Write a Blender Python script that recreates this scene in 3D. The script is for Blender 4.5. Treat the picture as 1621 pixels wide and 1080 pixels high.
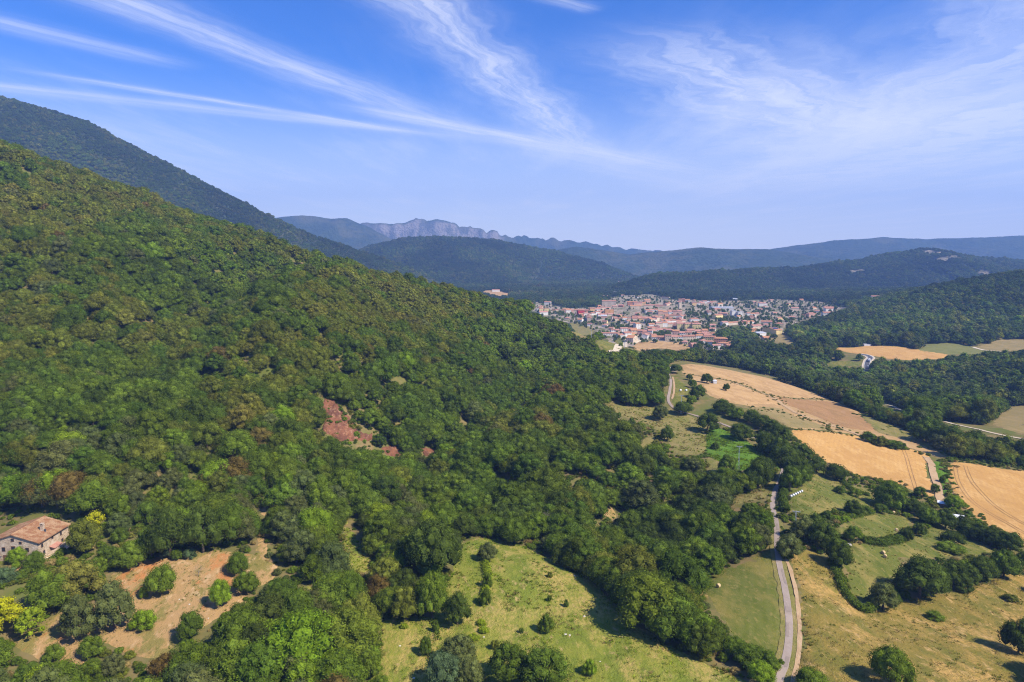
import bpy, bmesh, math, random
import numpy as np
from mathutils import Vector, Matrix
from mathutils.geometry import delaunay_2d_cdt

random.seed(7)
RNG = np.random.default_rng(7)
SC = bpy.context.scene
COL = SC.collection
for o in list(bpy.data.objects):
    bpy.data.objects.remove(o)

# ------------------------------------------------------------------ camera
S = 1.25                      # metres per survey unit
CZ = 125.0                    # flying height of the camera above the datum
F, CX, CY = 1081.0, 810.5, 540.0
PITCH = math.atan((540 - 405) / F)
cam_d = bpy.data.cameras.new("camera")
cam_d.sensor_width = 36.0
cam_d.lens = 36.0 * F / 1621.0
cam_d.clip_start = 1.0
cam_d.clip_end = 60000.0
cam = bpy.data.objects.new("camera", cam_d)
COL.objects.link(cam)
cam.location = (0, 0, CZ)
cam.rotation_euler = (math.pi / 2 - PITCH, 0, 0)
SC.camera = cam

# ------------------------------------------------------------------ light
SUN_EL = math.radians(46)
SUN_AZ = math.radians(122)    # clockwise from +Y: from the right, a little behind the camera
sun_dir = Vector((math.sin(SUN_AZ) * math.cos(SUN_EL), math.cos(SUN_AZ) * math.cos(SUN_EL), math.sin(SUN_EL)))
sun_d = bpy.data.lights.new("sun", 'SUN')
sun_d.energy = 5.0
sun_d.angle = math.radians(0.53)
sun_d.color = (1.0, 0.91, 0.77)
sun = bpy.data.objects.new("sun", sun_d)
COL.objects.link(sun)
sun.rotation_euler = (-sun_dir).to_track_quat('-Z', 'Y').to_euler()
sun.location = (0, 0, 3000)
SC.view_settings.view_transform = 'Standard'
SC.view_settings.look = 'None'
SC.view_settings.exposure = 0.62
SC.view_settings.gamma = 1.0
SC.view_settings.use_curve_mapping = False
HAZE_DENSITY = 9.5e-5
HAZE_COLOUR = (.27, .48, 1.0, 1)
SC.cycles.max_bounces = 6
SC.cycles.diffuse_bounces = 3
SC.cycles.transmission_bounces = 3
SC.cycles.volume_bounces = 0
SC.cycles.filter_width = 1.1
SC.cycles.use_denoising = True
SC.cycles.denoiser = 'OPENIMAGEDENOISE'
SC.cycles.denoising_input_passes = 'RGB_ALBEDO_NORMAL'
SC.cycles.denoising_prefilter = 'NONE'
SC.cycles.use_adaptive_sampling = True
SC.cycles.adaptive_threshold = 0.012

# ------------------------------------------------------------------ node helper
class NT:
    def __init__(s, tree):
        s.t = tree; s.n = tree.nodes; s.l = tree.links
    def add(s, typ, **kw):
        nd = s.n.new(typ)
        for k, v in kw.items():
            setattr(nd, k, v)
        return nd
    def put(s, sock, val):
        if isinstance(val, bpy.types.NodeSocket):
            s.l.new(val, sock)
        elif val is not None:
            sock.default_value = val
    def math(s, op, a, b=None, c=None, clamp=False):
        nd = s.add('ShaderNodeMath', operation=op, use_clamp=clamp)
        for i, v in enumerate((a, b, c)):
            if v is not None: s.put(nd.inputs[i], v)
        return nd.outputs[0]
    def vmath(s, op, a, b=None):
        nd = s.add('ShaderNodeVectorMath', operation=op)
        s.put(nd.inputs[0], a)
        if b is not None: s.put(nd.inputs[1], b)
        return nd.outputs['Value'] if op in ('DOT_PRODUCT', 'LENGTH') else nd.outputs['Vector']
    def noise(s, vec, scale, detail=4, rough=0.55, dist=0.0):
        nd = s.add('ShaderNodeTexNoise')
        if vec is not None: s.put(nd.inputs['Vector'], vec)
        nd.inputs['Scale'].default_value = scale
        nd.inputs['Detail'].default_value = detail
        nd.inputs['Roughness'].default_value = rough
        nd.inputs['Distortion'].default_value = dist
        return nd.outputs['Fac']
    def rng(s, v, a, b, c=0.0, d=1.0, smooth=True):
        nd = s.add('ShaderNodeMapRange')
        nd.interpolation_type = 'SMOOTHSTEP' if smooth else 'LINEAR'
        s.put(nd.inputs[0], v)
        for i, x in enumerate((a, b, c, d)): nd.inputs[i + 1].default_value = x
        return nd.outputs[0]
    def mix(s, f, a, b, mode='MIX'):
        nd = s.add('ShaderNodeMix', data_type='RGBA', blend_type=mode)
        s.put(nd.inputs[0], f)
        s.put(nd.inputs[6], a if isinstance(a, bpy.types.NodeSocket) else (*a[:3], 1.0))
        s.put(nd.inputs[7], b if isinstance(b, bpy.types.NodeSocket) else (*b[:3], 1.0))
        return nd.outputs[2]
    def mapping(s, vec, scale=(1, 1, 1), rot=(0, 0, 0), loc=(0, 0, 0)):
        nd = s.add('ShaderNodeMapping')
        s.put(nd.inputs[0], vec)
        nd.inputs['Location'].default_value = loc
        nd.inputs['Rotation'].default_value = rot
        nd.inputs['Scale'].default_value = scale
        return nd.outputs[0]

def pix_dir(px, py):
    u = (px - CX) / F; v = (py - CY) / F
    c, s = math.cos(PITCH), math.sin(PITCH)
    return u, c - v * s, -(s + v * c)

# ------------------------------------------------------------------ world: sky and cirrus
W = bpy.data.worlds.new("World"); SC.world = W; W.use_nodes = True
W.cycles.sampling_method = 'MANUAL'; W.cycles.sample_map_resolution = 256
w = NT(W.node_tree); w.n.clear()
out = w.add('ShaderNodeOutputWorld'); bg = w.add('ShaderNodeBackground')
w.l.new(bg.outputs[0], out.inputs[0])
SKY_STRENGTH = 0.105
bg.inputs['Strength'].default_value = SKY_STRENGTH
sky = w.add('ShaderNodeTexSky', sky_type='NISHITA')
sky.sun_disc = False
sky.sun_elevation = SUN_EL
sky.sun_rotation = SUN_AZ
sky.altitude = 300
sky.air_density = 1.0
sky.dust_density = 0.9
sky.ozone_density = 4.5
tc = w.add('ShaderNodeTexCoord')
sep = w.add('ShaderNodeSeparateXYZ'); w.l.new(tc.outputs['Generated'], sep.inputs[0])
zc = w.math('MAXIMUM', sep.outputs[2], 0.015)
cmb = w.add('ShaderNodeCombineXYZ')
w.l.new(w.math('DIVIDE', sep.outputs[0], zc), cmb.inputs[0])
w.l.new(w.math('DIVIDE', sep.outputs[1], zc), cmb.inputs[1])
P = cmb.outputs[0]                      # point on the cirrus layer, in layer heights
def layer(px, py):
    x, y, z = pix_dir(px, py)
    return np.array((x / z, y / z))
warp = w.math('SUBTRACT', w.noise(P, 1.3, 4), 0.5)
warp_s = w.math('SUBTRACT', w.noise(P, 5.0, 3), 0.5)
cloud = None
def streak(a, b, wid, strength, fade0, fade1, grain, wmul=0.35, soft=1.0, spread=0.0):
    """a band of ice cloud laid along the line a-b of the cirrus layer"""
    global cloud
    A, B = layer(*a), layer(*b)
    d = B - A; L = np.linalg.norm(d); d = d / L; n = np.array((-d[1], d[0]))
    q = w.vmath('SUBTRACT', P, (A[0], A[1], 0))
    al = w.vmath('DOT_PRODUCT', q, (d[0], d[1], 0))
    ac = w.vmath('DOT_PRODUCT', q, (n[0], n[1], 0))
    ac = w.math('ADD', ac, w.math('MULTIPLY', warp, wid * wmul * 3))
    ac = w.math('ADD', ac, w.math('MULTIPLY', warp_s, wid * wmul))
    t = w.math('DIVIDE', al, L)
    ww = w.math('ADD', wid, w.math('MULTIPLY', t, spread))
    g = w.math('DIVIDE', ac, w.math('MAXIMUM', ww, wid * 0.3))
    g = w.math('EXPONENT', w.math('MULTIPLY', w.math('MULTIPLY', g, g), -1.0 / soft))
    cm = w.add('ShaderNodeCombineXYZ')
    w.l.new(w.math('MULTIPLY', al, 0.9 / max(wid, .05) * .12), cm.inputs[0])
    w.l.new(w.math('MULTIPLY', ac, 1.0 / max(wid, .05)), cm.inputs[1])
    fib = w.rng(w.noise(cm.outputs[0], grain, 4, 0.65), 0.30, 0.72)
    f = w.math('MULTIPLY', g, w.math('ADD', 0.40, w.math('MULTIPLY', fib, 0.70)))
    f = w.math('MULTIPLY', f, w.rng(t, fade0[0], fade0[1]))
    f = w.math('MULTIPLY', f, w.rng(t, fade1[0], fade1[1], 1.0, 0.0))
    f = w.math('MULTIPLY', f, strength)
    cloud = f if cloud is None else w.math('ADD', cloud, w.math('MULTIPLY', f, w.math('SUBTRACT', 1.0, w.math('MINIMUM', cloud, 1.0))))
streak((0, 137), (700, 214), 0.15, 0.48, (-3, -1), (0.55, 1.7), 1.0, 0.20)
streak((130, 127), (640, 207), 0.07, 0.55, (-0.25, 0.15), (0.8, 1.2), 1.2, 0.25)
streak((0, 36), (280, 102), 0.12, 0.42, (-3, -1.0), (0.6, 1.25), 1.2, 0.3)
streak((180, 0), (560, 143), 0.15, 0.55, (-3, -0.8), (0.9, 2.2), 1.8, 0.45, spread=0.04)
streak((570, 172), (1050, 263), 0.12, 0.66, (-0.1, 0.12), (0.75, 1.6), 1.1, 0.28, spread=0.22)
streak((660, 0), (900, 216), 0.17, 0.60, (-3, -0.5), (0.8, 1.6), 2.4, 0.70, spread=0.10)
streak((840, 238), (1130, 305), 0.30, 0.38, (-0.2, 0.3), (0.8, 1.6), 1.1, 0.3, spread=0.1)
streak((1000, 55), (1330, 210), 0.36, 0.66, (-0.12, 0.25), (0.75, 1.5), 2.6, 0.65, spread=0.45)
streak((1621, 50), (1290, 235), 0.42, 0.46, (-2, -0.6), (0.8, 1.5), 2.4, 0.7, spread=0.5)
streak((1621, 170), (1250, 290), 1.10, 0.60, (-2, -0.6), (0.9, 2.0), 1.8, 0.7, spread=0.5)
streak((880, 0), (930, 12), 0.05, 0.35, (-2, 0), (0.8, 1.6), 1.5, 0.6)
# thin veil of cirrus all over, stretched along the wind
vm = w.mapping(P, (0.60, 0.13, 1), (0, 0, math.radians(-42)))
veil = w.rng(w.noise(vm, 1.4, 6, 0.66), 0.44, 0.78)
veil = w.math('MULTIPLY', veil, w.rng(sep.outputs[2], 0.02, 0.30, 0.72, 0.08))
low_ = w.rng(sep.outputs[2], -0.02, 0.26, 0.97, 0.0)          # the layer seen edge on near the horizon
veil = w.math('ADD', veil, w.math('MULTIPLY', low_, w.math('SUBTRACT', 1.0, veil)))
cloud = w.math('ADD', cloud, w.math('MULTIPLY', veil, w.math('SUBTRACT', 1.0, w.math('MINIMUM', cloud, 1.0))))
cloud = w.math('MINIMUM', w.math('MULTIPLY', cloud, 0.92), 0.90)
hs = w.add('ShaderNodeHueSaturation'); hs.inputs['Saturation'].default_value = 1.18; hs.inputs['Value'].default_value = 1.0
w.l.new(sky.outputs[0], hs.inputs['Color'])
CL = (7.2, 7.2, 7.6)
tone = w.mix(1.0, hs.outputs[0], (0.37, 0.67, 1.17), 'MULTIPLY')
col = w.mix(cloud, tone, CL)
w.l.new(col, bg.inputs['Color'])

# ------------------------------------------------------------------ noise for the land
def hash2(ix, iy, seed):
    n = (ix.astype(np.int64) * 374761393 + iy.astype(np.int64) * 668265263 + seed * 974634777) & 0x7fffffff
    n = ((n ^ (n >> 13)) * 1274126177) & 0x7fffffff
    n = n ^ (n >> 16)
    return (n & 0xffff) / 65535.0
def vnoise(x, y, seed=0):
    x = np.asarray(x, float); y = np.asarray(y, float)
    ix, iy = np.floor(x), np.floor(y); fx, fy = x - ix, y - iy
    fx = fx * fx * fx * (fx * (fx * 6 - 15) + 10); fy = fy * fy * fy * (fy * (fy * 6 - 15) + 10)
    a = hash2(ix, iy, seed); b = hash2(ix + 1, iy, seed); c = hash2(ix, iy + 1, seed); d = hash2(ix + 1, iy + 1, seed)
    return (a * (1 - fx) + b * fx) * (1 - fy) + (c * (1 - fx) + d * fx) * fy
def fbm(x, y, octv=4, seed=0):
    s = 0; a = 0.5; t = 0
    for i in range(octv):
        s = s + a * vnoise(x * 2 ** i, y * 2 ** i, seed + i * 17); t += a; a *= 0.5
    return s / t                        # 0..1

# ------------------------------------------------------------------ the land
def surv(px, py, Y, drop=0.0):
    x, y, z = pix_dir(px, py)
    k = Y * S / y
    return (x * k, Y * S, CZ + z * k - drop)
CP = []
for r in [(0,1080,150),(400,1080,148),(810,1080,148),(1240,1080,146),(1621,1080,152),(60,880,203),(0,900,195),(300,900,197),(400,870,208),
          (850,900,203),(1000,960,181),(640,1000,168),(1230,860,226),(1225,800,264),(1240,750,300),(1245,950,188),(1060,610,480),
          (1150,650,420),(1170,720,335),(1300,760,318),(1450,840,262),(1400,950,200),(1621,1000,184),(1550,900,226),(1300,700,372),(1450,760,326),
          (1600,780,312),(1250,650,446),(1150,590,590),(1300,635,510),(1100,580,600),(1420,690,408),(1621,680,445),(1420,560,860),(1500,552,900),
          (1600,545,930),(1300,560,880),(1372,580,800),(1150,550,1000),(1000,540,1100),(1200,530,1150),(1250,500,1500),(1060,490,1550),
          (900,515,1400),(850,485,1780),(1000,475,1980),(1300,490,1680),(870,460,2480),(780,465,2300)]:
    CP.append(surv(*r))
for r in [(0,760,240),(0,650,265),(0,550,315),(0,450,385),(0,350,470),(0,235,600),(150,700,248),(150,600,292),(150,500,352),(150,400,432),
          (130,285,600),(300,750,240),(300,650,278),(300,550,342),(300,450,425),(240,322,610),(450,700,265),(450,600,326),(450,500,412),
          (380,372,620),(545,670,300),(600,600,360),(600,500,478),(480,405,600),(600,438,630),(700,460,670),(800,480,700),(860,498,690),
          (950,543,610),(1010,573,545),(750,550,480),(750,620,382),(750,700,305),(750,780,254),(900,600,440),(900,680,332),(900,760,272),
          (1000,640,402),(1050,700,332),(1100,770,278),(1050,860,230),(1400,630,600),(1600,575,720),(1550,640,560),(1500,600,700),
          (1621,430,1350),(1500,455,1330),(1400,486,1300),(1300,513,1180),(1250,526,1120),(1600,500,1080),(1500,520,1000)]:
    CP.append(surv(*r, drop=10.0))
for (x, y, z) in [(-300,0,-78),(0,0,-97),(300,0,-106),(-900,0,10),(900,0,-100),(-700,1000,55),(-350,1050,-40),(-120,1000,-95),(60,900,-125),(1500,400,-90),
                  (1500,900,-70),(1600,1500,-20),(1400,1900,-80),(-500,1500,-60),(-100,1500,-125),(-1200,600,200),(0,2600,-126),(1500,2600,-120),(-1500,2600,-60),
                  (800,2100,-124),(200,1200,-136)]:
    CP.append((x * S, y * S, CZ + z * S))
CP = np.array(CP)
def tps_fit(p):
    n = len(p); d = np.hypot(p[:, None, 0] - p[None, :, 0], p[:, None, 1] - p[None, :, 1]) / 500
    K = np.where(d > 0, d * d * np.log(d + 1e-12), 0) + np.eye(n) * 2e-4
    Pm = np.c_[np.ones(n), p[:, :2] / 500]
    A = np.zeros((n + 3, n + 3)); A[:n, :n] = K; A[:n, n:] = Pm; A[n:, :n] = Pm.T
    return np.linalg.solve(A, np.r_[p[:, 2], 0, 0, 0])
TW = tps_fit(CP)
def tps(x, y):
    x = np.ravel(x); y = np.ravel(y); o = np.empty(len(x))
    for i in range(0, len(x), 20000):
        xs, ys = x[i:i+20000], y[i:i+20000]
        d2 = ((xs[:, None] - CP[None, :, 0]) ** 2 + (ys[:, None] - CP[None, :, 1]) ** 2) / 250000.0
        K = 0.5 * d2 * np.log(d2 + 1e-18)
        o[i:i+20000] = K @ TW[:-3] + TW[-3] + TW[-2] * xs / 500 + TW[-1] * ys / 500
    return o
RIDGES = [  # crest (px, py, Y), side slope, canopy drop, roughness, noise seed, noise wavelength
    ([(-420,40,2250),(-250,85,2250),(0,152,2300),(140,194,2350),(330,294,2450),(500,374,2550),(620,414,2600),(740,458,2700)], 0.52, 8, 20, 3, 300),
    ([(430,450,3300),(520,425,3450),(590,388,3550),(640,377,3600),(700,376,3600),(780,380,3700),(870,397,3700),(940,416,3600),(1000,440,3500)], 0.30, 6, 30, 5, 560),
    ([(820,410,5000),(870,400,5100),(910,391,5100),(1000,404,5100),(1060,398,5100),(1110,392,5100),(1220,395,5100),(1300,408,5000)], 0.24, 2, 40, 6, 800),
    ([(960,458,2350),(1010,442,2450),(1090,432,2600),(1200,426,2750),(1300,422,2900),(1400,404,3000),(1468,396,3000),(1520,406,3100),(1621,414,3200),(1850,414,3300)], 0.26, 4, 26, 8, 420),
    ([(1180,400,6200),(1240,391,6200),(1330,380,6200),(1400,376,6200),(1470,379,6300),(1530,376,6200),(1621,374,6200),(1850,378,6200)], 0.25, 0, 45, 9, 1000),
    ([(380,350,6000),(440,345,6000),(480,341,6000),(530,347,6000),(548,345,6000),(565,353,6000),(600,372,5900),(650,392,5800)], 0.35, 0, 45, 10, 900),
    ([(560,353,7000),(575,351,7000),(640,353,7000),(655,346,7000),(668,345,7000),(710,348,7000),(722,354,7000),(728,359,7000),(745,356,7000),(765,360,7000),
      (771,368,7000),(776,361,7000),(786,363,7000),(790,371,7000),(830,374,7200),(900,381,7300),(1000,393,7500),(1100,401,7600)], 0.62, 0, 45, 12, 480),
]
def smax(a, b, k):
    h = np.clip(0.5 + 0.5 * (a - b) / k, 0, 1)
    return b * (1 - h) + a * h + k * h * (1 - h)
VALLEY = CZ - 126 * S
GULLY = np.array([surv(*q) for q in [(430,425,570),(370,450,500),(310,490,420),(250,560,345)]])
SPUR = np.array([surv(*q) for q in [(520,440,560),(480,490,470),(430,560,380)]])
GULLY2 = np.array([surv(*q) for q in [(860,560,540),(800,600,440),(720,650,360),(640,700,305)]])
def land(x, y):
    x = np.ravel(np.asarray(x, float)); y = np.ravel(np.asarray(y, float))
    far = np.clip((y / S - 2150) / 500, 0, 1); far = far * far * (3 - 2 * far)
    base = np.full(len(x), VALLEY + 0.0)
    nearm = far < 1
    base[nearm] = tps(x[nearm], y[nearm]) * (1 - far[nearm]) + VALLEY * far[nearm]
    z = base
    for (cr, slope, drop, rough, seed, wl) in RIDGES:
        pts = np.array([surv(*c, drop=drop) for c in cr])
        best = np.full(len(x), 1e9); hh = np.zeros(len(x))
        for a, b in zip(pts[:-1], pts[1:]):
            d = b[:2] - a[:2]; L2 = d @ d
            t = np.clip(((x - a[0]) * d[0] + (y - a[1]) * d[1]) / L2, 0, 1)
            dd = np.hypot(x - a[0] - t * d[0], y - a[1] - t * d[1])
            m = dd < best
            best = np.where(m, dd, best); hh = np.where(m, a[2] + t * (b[2] - a[2]), hh)
        if seed == 12: hh = hh + (fbm(x / 90, y / 240, 3, 31) - .5) * 75
        H = hh - VALLEY
        wdt = np.maximum(H, 20) / slope
        q = best / wdt
        spur = (fbm(x / wl, y / wl, 4, seed) - 0.5) * 2
        amt = np.clip(q * 3.0, 0, 1) * np.clip(1.5 - q, 0, 1)
        if seed == 12:
            # cliffs: a tall rock face under the crest, then scree
            q = np.where(q < .10, q * 1.2, np.where(q < .16, .12 + (q - .10) * 4.2, .372 + (q - .16) * .75))
        rz = VALLEY + H * (1.0 - q) + spur * rough * amt * 1.6
        if seed != 12:
            rz = VALLEY + H * (1.0 - (np.sqrt(q * q + 0.012) - 0.1095)) + spur * rough * amt * 1.8
        rz = np.where(q < 1.6, rz, VALLEY - 60)
        z = smax(z, np.maximum(rz, VALLEY - 60), 10.0 + 3 * slope)
    # the spur that bulges from the near hillside and the gully beside it
    for line, amp, wid in ((GULLY, -27.0, 46.0), (SPUR, 17.0, 55.0), (GULLY2, -17.0, 38.0)):
        best = np.full(len(x), 1e9)
        for a, b in zip(line[:-1], line[1:]):
            d = b[:2] - a[:2]; t = np.clip(((x - a[0]) * d[0] + (y - a[1]) * d[1]) / (d @ d), 0, 1)
            best = np.minimum(best, np.hypot(x - a[0] - t * d[0], y - a[1] - t * d[1]))
        z = z + amp * np.exp(-(best / wid) ** 2)
    # gullies and small relief on wooded ground
    hill = np.clip((z - (CZ - 95 * S)) / 60, 0, 1)
    z = z + (fbm(x / 90, y / 90, 3, 40) - 0.5) * 12 * hill + (fbm(x / 210, y / 210, 2, 44) - 0.5) * 16 * hill + (fbm(x / 17, y / 17, 3, 50) - 0.5) * 0.9
    return z

NX, NY = 520, 760
Y0, A_, YMAX = -140.0, 260.0, 10600.0
B_ = math.log((YMAX - Y0) / A_ + 1) / (NY - 1)
def row_y(i): return Y0 + A_ * (np.exp(B_ * i) - 1)
def half_w(y): return 280 + 0.98 * np.maximum(y, 0)
gi = np.arange(NY); gy = row_y(gi)
gs = np.linspace(-1, 1, NX)
GX = gs[None, :] * half_w(gy)[:, None]; GY = np.repeat(gy[:, None], NX, 1)
GZ = land(GX, GY).reshape(NY, NX)
def ground(x, y):
    x = np.asarray(x, float); y = np.asarray(y, float)
    i = np.log(np.maximum((y - Y0) / A_ + 1, 1e-6)) / B_
    i = np.clip(i, 0, NY - 1.001)
    j = np.clip((x / half_w(y) + 1) * 0.5 * (NX - 1), 0, NX - 1.001)
    i0 = np.floor(i).astype(int); j0 = np.floor(j).astype(int); fi = i - i0; fj = j - j0
    return (GZ[i0, j0] * (1 - fj) + GZ[i0, j0 + 1] * fj) * (1 - fi) + (GZ[i0 + 1, j0] * (1 - fj) + GZ[i0 + 1, j0 + 1] * fj) * fi
TT = np.exp(np.linspace(math.log(90), math.log(10300), 1600))
def spot(px, py):
    """where the line of sight through a survey point meets the land"""
    dx, dy, dz = pix_dir(px, py)
    xs, ys, zs = dx * TT, dy * TT, CZ + dz * TT
    below = zs < ground(xs, ys)
    k = int(np.argmax(below)) if below.any() else len(TT) - 1
    a, b = (TT[k - 1], TT[k]) if k else (TT[0], TT[0])
    for _ in range(18):
        m = 0.5 * (a + b)
        if CZ + dz * m < ground(dx * m, dy * m): b = m
        else: a = m
    return np.array((dx * b, dy * b))
def to_pix(x, y, z):
    c, s = math.cos(PITCH), math.sin(PITCH)
    zz = z - CZ
    d = y * c - zz * s
    v = -(y * s + zz * c) / d
    return CX + F * x / d, CY + F * v, d

# ------------------------------------------------------------------ scene helpers
def prop(o, label=None, cat=None, group=None, kind=None):
    if label: o['label'] = label
    if cat: o['category'] = cat
    if group: o['group'] = group
    if kind: o['kind'] = kind
    return o
def mesh_obj(name, verts, faces, mats, parent=None, smooth=False, mat_idx=None):
    me = bpy.data.meshes.new(name)
    me.from_pydata([tuple(v) for v in verts], [], [tuple(int(i) for i in f) for f in faces])
    for m in (mats if isinstance(mats, (list, tuple)) else [mats]): me.materials.append(m)
    if smooth: me.polygons.foreach_set('use_smooth', np.ones(len(me.polygons), bool))
    if mat_idx is not None: me.polygons.foreach_set('material_index', np.asarray(mat_idx, np.int32))
    o = bpy.data.objects.new(name, me); COL.objects.link(o)
    if parent: o.parent = parent
    return o
def share(name, me, parent=None, loc=(0, 0, 0), rot=(0, 0, 0), scale=(1, 1, 1)):
    o = bpy.data.objects.new(name, me); COL.objects.link(o)
    if parent: o.parent = parent
    o.location = loc; o.rotation_euler = rot; o.scale = scale
    return o
def empty(name, loc, rz=0.0, scale=1.0):
    o = bpy.data.objects.new(name, None); COL.objects.link(o)
    o.empty_display_size = 0.5; o.location = loc; o.rotation_euler = (0, 0, rz); o.scale = (scale,) * 3
    return o
class MB:
    def __init__(s): s.v = []; s.f = []
    def add(s, v, f):
        b = len(s.v); s.v += [tuple(p) for p in v]; s.f += [tuple(i + b for i in q) for q in f]; return s
    def box(s, x0, x1, y0, y1, z0, z1):
        return s.add([(x0,y0,z0),(x1,y0,z0),(x1,y1,z0),(x0,y1,z0),(x0,y0,z1),(x1,y0,z1),(x1,y1,z1),(x0,y1,z1)],
                     [(3,2,1,0),(4,5,6,7),(0,1,5,4),(1,2,6,5),(2,3,7,6),(3,0,4,7)])
    def tube(s, pts, rad, n=6):
        pts = [Vector(p) for p in pts]; rings = []
        for i, p in enumerate(pts):
            d = (pts[min(i + 1, len(pts) - 1)] - pts[max(i - 1, 0)]).normalized()
            a = d.orthogonal().normalized(); b = d.cross(a)
            rings.append([p + (a * math.cos(2 * math.pi * k / n) + b * math.sin(2 * math.pi * k / n)) * rad[i] for k in range(n)])
        v = [q for r in rings for q in r]; f = []
        for i in range(len(pts) - 1):
            for k in range(n):
                f.append((i * n + k, i * n + (k + 1) % n, (i + 1) * n + (k + 1) % n, (i + 1) * n + k))
        f.append(tuple(range(n - 1, -1, -1))); f.append(tuple(range((len(pts) - 1) * n, len(pts) * n)))
        return s.add(v, f)
    def prism(s, prof, axis, a, b):
        """closed profile [(p, z)] extruded along x or y from a to b"""
        n = len(prof)
        mk = (lambda t, p, z: (t, p, z)) if axis == 'x' else (lambda t, p, z: (p, t, z))
        v = [mk(a, p, z) for p, z in prof] + [mk(b, p, z) for p, z in prof]
        f = [tuple(range(n)), tuple(range(2 * n - 1, n - 1, -1))]
        f += [(i, i + n, (i + 1) % n + n, (i + 1) % n) for i in range(n)]
        return s.add(v, f)
    def mesh(s, name, mats):
        me = bpy.data.meshes.new(name); me.from_pydata(s.v, [], s.f)
        bm = bmesh.new(); bm.from_mesh(me); bmesh.ops.recalc_face_normals(bm, faces=bm.faces); bm.to_mesh(me); bm.free()
        for m in (mats if isinstance(mats, (list, tuple)) else [mats]): me.materials.append(m)
        return me
    def build(s, name, mats, parent=None, smooth=False):
        me = s.mesh(name, mats)
        if smooth: me.polygons.foreach_set('use_smooth', np.ones(len(me.polygons), bool))
        return share(name, me, parent)

# ------------------------------------------------------------------ materials
MATS = {}
def new_mat(name):
    m = bpy.data.materials.new(name); m.use_nodes = True
    t = NT(m.node_tree); b = t.n['Principled BSDF']
    b.inputs['Roughness'].default_value = 0.85
    b.inputs['Specular IOR Level'].default_value = 0.15
    MATS[name] = m
    return m, t, b
def plain(name, colr, rough=0.8, var=0.12, scale=1.5, spec=0.15, metal=0.0):
    m, t, b = new_mat(name)
    g = t.add('ShaderNodeTexCoord').outputs['Object']
    n = t.noise(g, scale, 4)
    c = t.mix(t.rng(n, .3, .7), tuple(x * (1 - var) for x in colr), tuple(min(1, x * (1 + var)) for x in colr))
    t.l.new(c, b.inputs['Base Color'])
    b.inputs['Roughness'].default_value = rough; b.inputs['Specular IOR Level'].default_value = spec; b.inputs['Metallic'].default_value = metal
    return m
def soil(name, cols, scales, bump=0.5, bscale=1.6, stripe=None):
    """ground cover: colours blended by noises of different wavelengths (metres)"""
    m, t, b = new_mat(name)
    g = t.add('ShaderNodeNewGeometry').outputs['Position']
    c = cols[0]
    for i, (k, (lo, hi), amt) in enumerate(scales):
        n = t.noise(t.mapping(g, scale=(1.25, .62, 1), rot=(0, 0, math.radians(32)), loc=(13.7 * i, 7.1 * i, 0)), 1.0 / k, 6, 0.66)
        c = t.mix(t.math('MULTIPLY', t.rng(n, lo, hi), amt), c, cols[i + 1])
    if stripe:
        ang, wid, amt, sc = stripe
        mp = t.mapping(g, rot=(0, 0, ang))
        wv = t.add('ShaderNodeTexWave'); t.l.new(mp, wv.inputs[0]); wv.inputs['Scale'].default_value = 0.314 / wid
        wv.inputs['Distortion'].default_value = 2.5; wv.inputs['Detail'].default_value = 2; wv.inputs['Detail Scale'].default_value = 0.3
        c = t.mix(t.math('MULTIPLY', wv.outputs['Fac'], amt), c, sc)
    t.l.new(c, b.inputs['Base Color'])
    bp = t.add('ShaderNodeBump'); bp.inputs['Strength'].default_value = bump; bp.inputs['Distance'].default_value = 0.6
    hn = t.math('ADD', t.noise(g, bscale, 4, 0.7), t.math('MULTIPLY', t.noise(g, bscale * .27, 2), 0.8))
    t.l.new(hn, bp.inputs['Height']); t.l.new(bp.outputs[0], b.inputs['Normal'])
    b.inputs['Roughness'].default_value = 0.95; b.inputs['Specular IOR Level'].default_value = 0.05
    return m

YG, DG, TAN, OLV = (0.200, 0.200, 0.040), (0.095, 0.125, 0.028), (0.33, 0.225, 0.095), (0.155, 0.145, 0.042)
soil("meadow_grass", [(0.250, 0.255, 0.040), (0.43, 0.32, 0.095), (0.150, 0.190, 0.024), (0.47, 0.33, 0.135), (0.205, 0.235, 0.030)],
     [(22, (.46, .60), .85), (10, (.48, .60), .9), (4.0, (.56, .66), .75), (1.2, (.44, .60), .7)], 1.2, 1.3)
soil("mown_grass", [(0.125, 0.140, 0.024), (0.225, 0.185, 0.045), (0.088, 0.112, 0.016), (0.29, 0.22, 0.075)],
     [(18, (.45, .6), .85), (7, (.48, .64), .7), (2.2, (.52, .68), .6)], 0.7, 1.6, stripe=(math.radians(20), 3.0, 0.18, (0.20, 0.185, 0.06)))
soil("dry_grass", [(0.245, 0.180, 0.040), (0.50, 0.305, 0.095), (0.145, 0.142, 0.026), (0.53, 0.34, 0.14), (0.19, 0.16, 0.034)],
     [(24, (.45, .60), .85), (11, (.47, .62), .85), (4.0, (.54, .68), .75), (1.3, (.42, .62), .6)], 1.0, 1.2)
soil("pasture_grass", [(0.125, 0.138, 0.026), (0.255, 0.205, 0.060), (0.085, 0.110, 0.018), (0.32, 0.235, 0.09)],
     [(16, (.45, .60), .85), (7, (.5, .64), .75), (2.0, (.54, .68), .6)], 0.7, 1.5)
soil("terrace_grass", [(0.235, 0.195, 0.065), (0.165, 0.170, 0.035), (0.31, 0.23, 0.095), (0.12, 0.13, 0.03)],
     [(14, (.42, .66), .8), (6, (.48, .68), .7), (2.0, (.55, .7), .6)], 0.9, 1.2)
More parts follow.
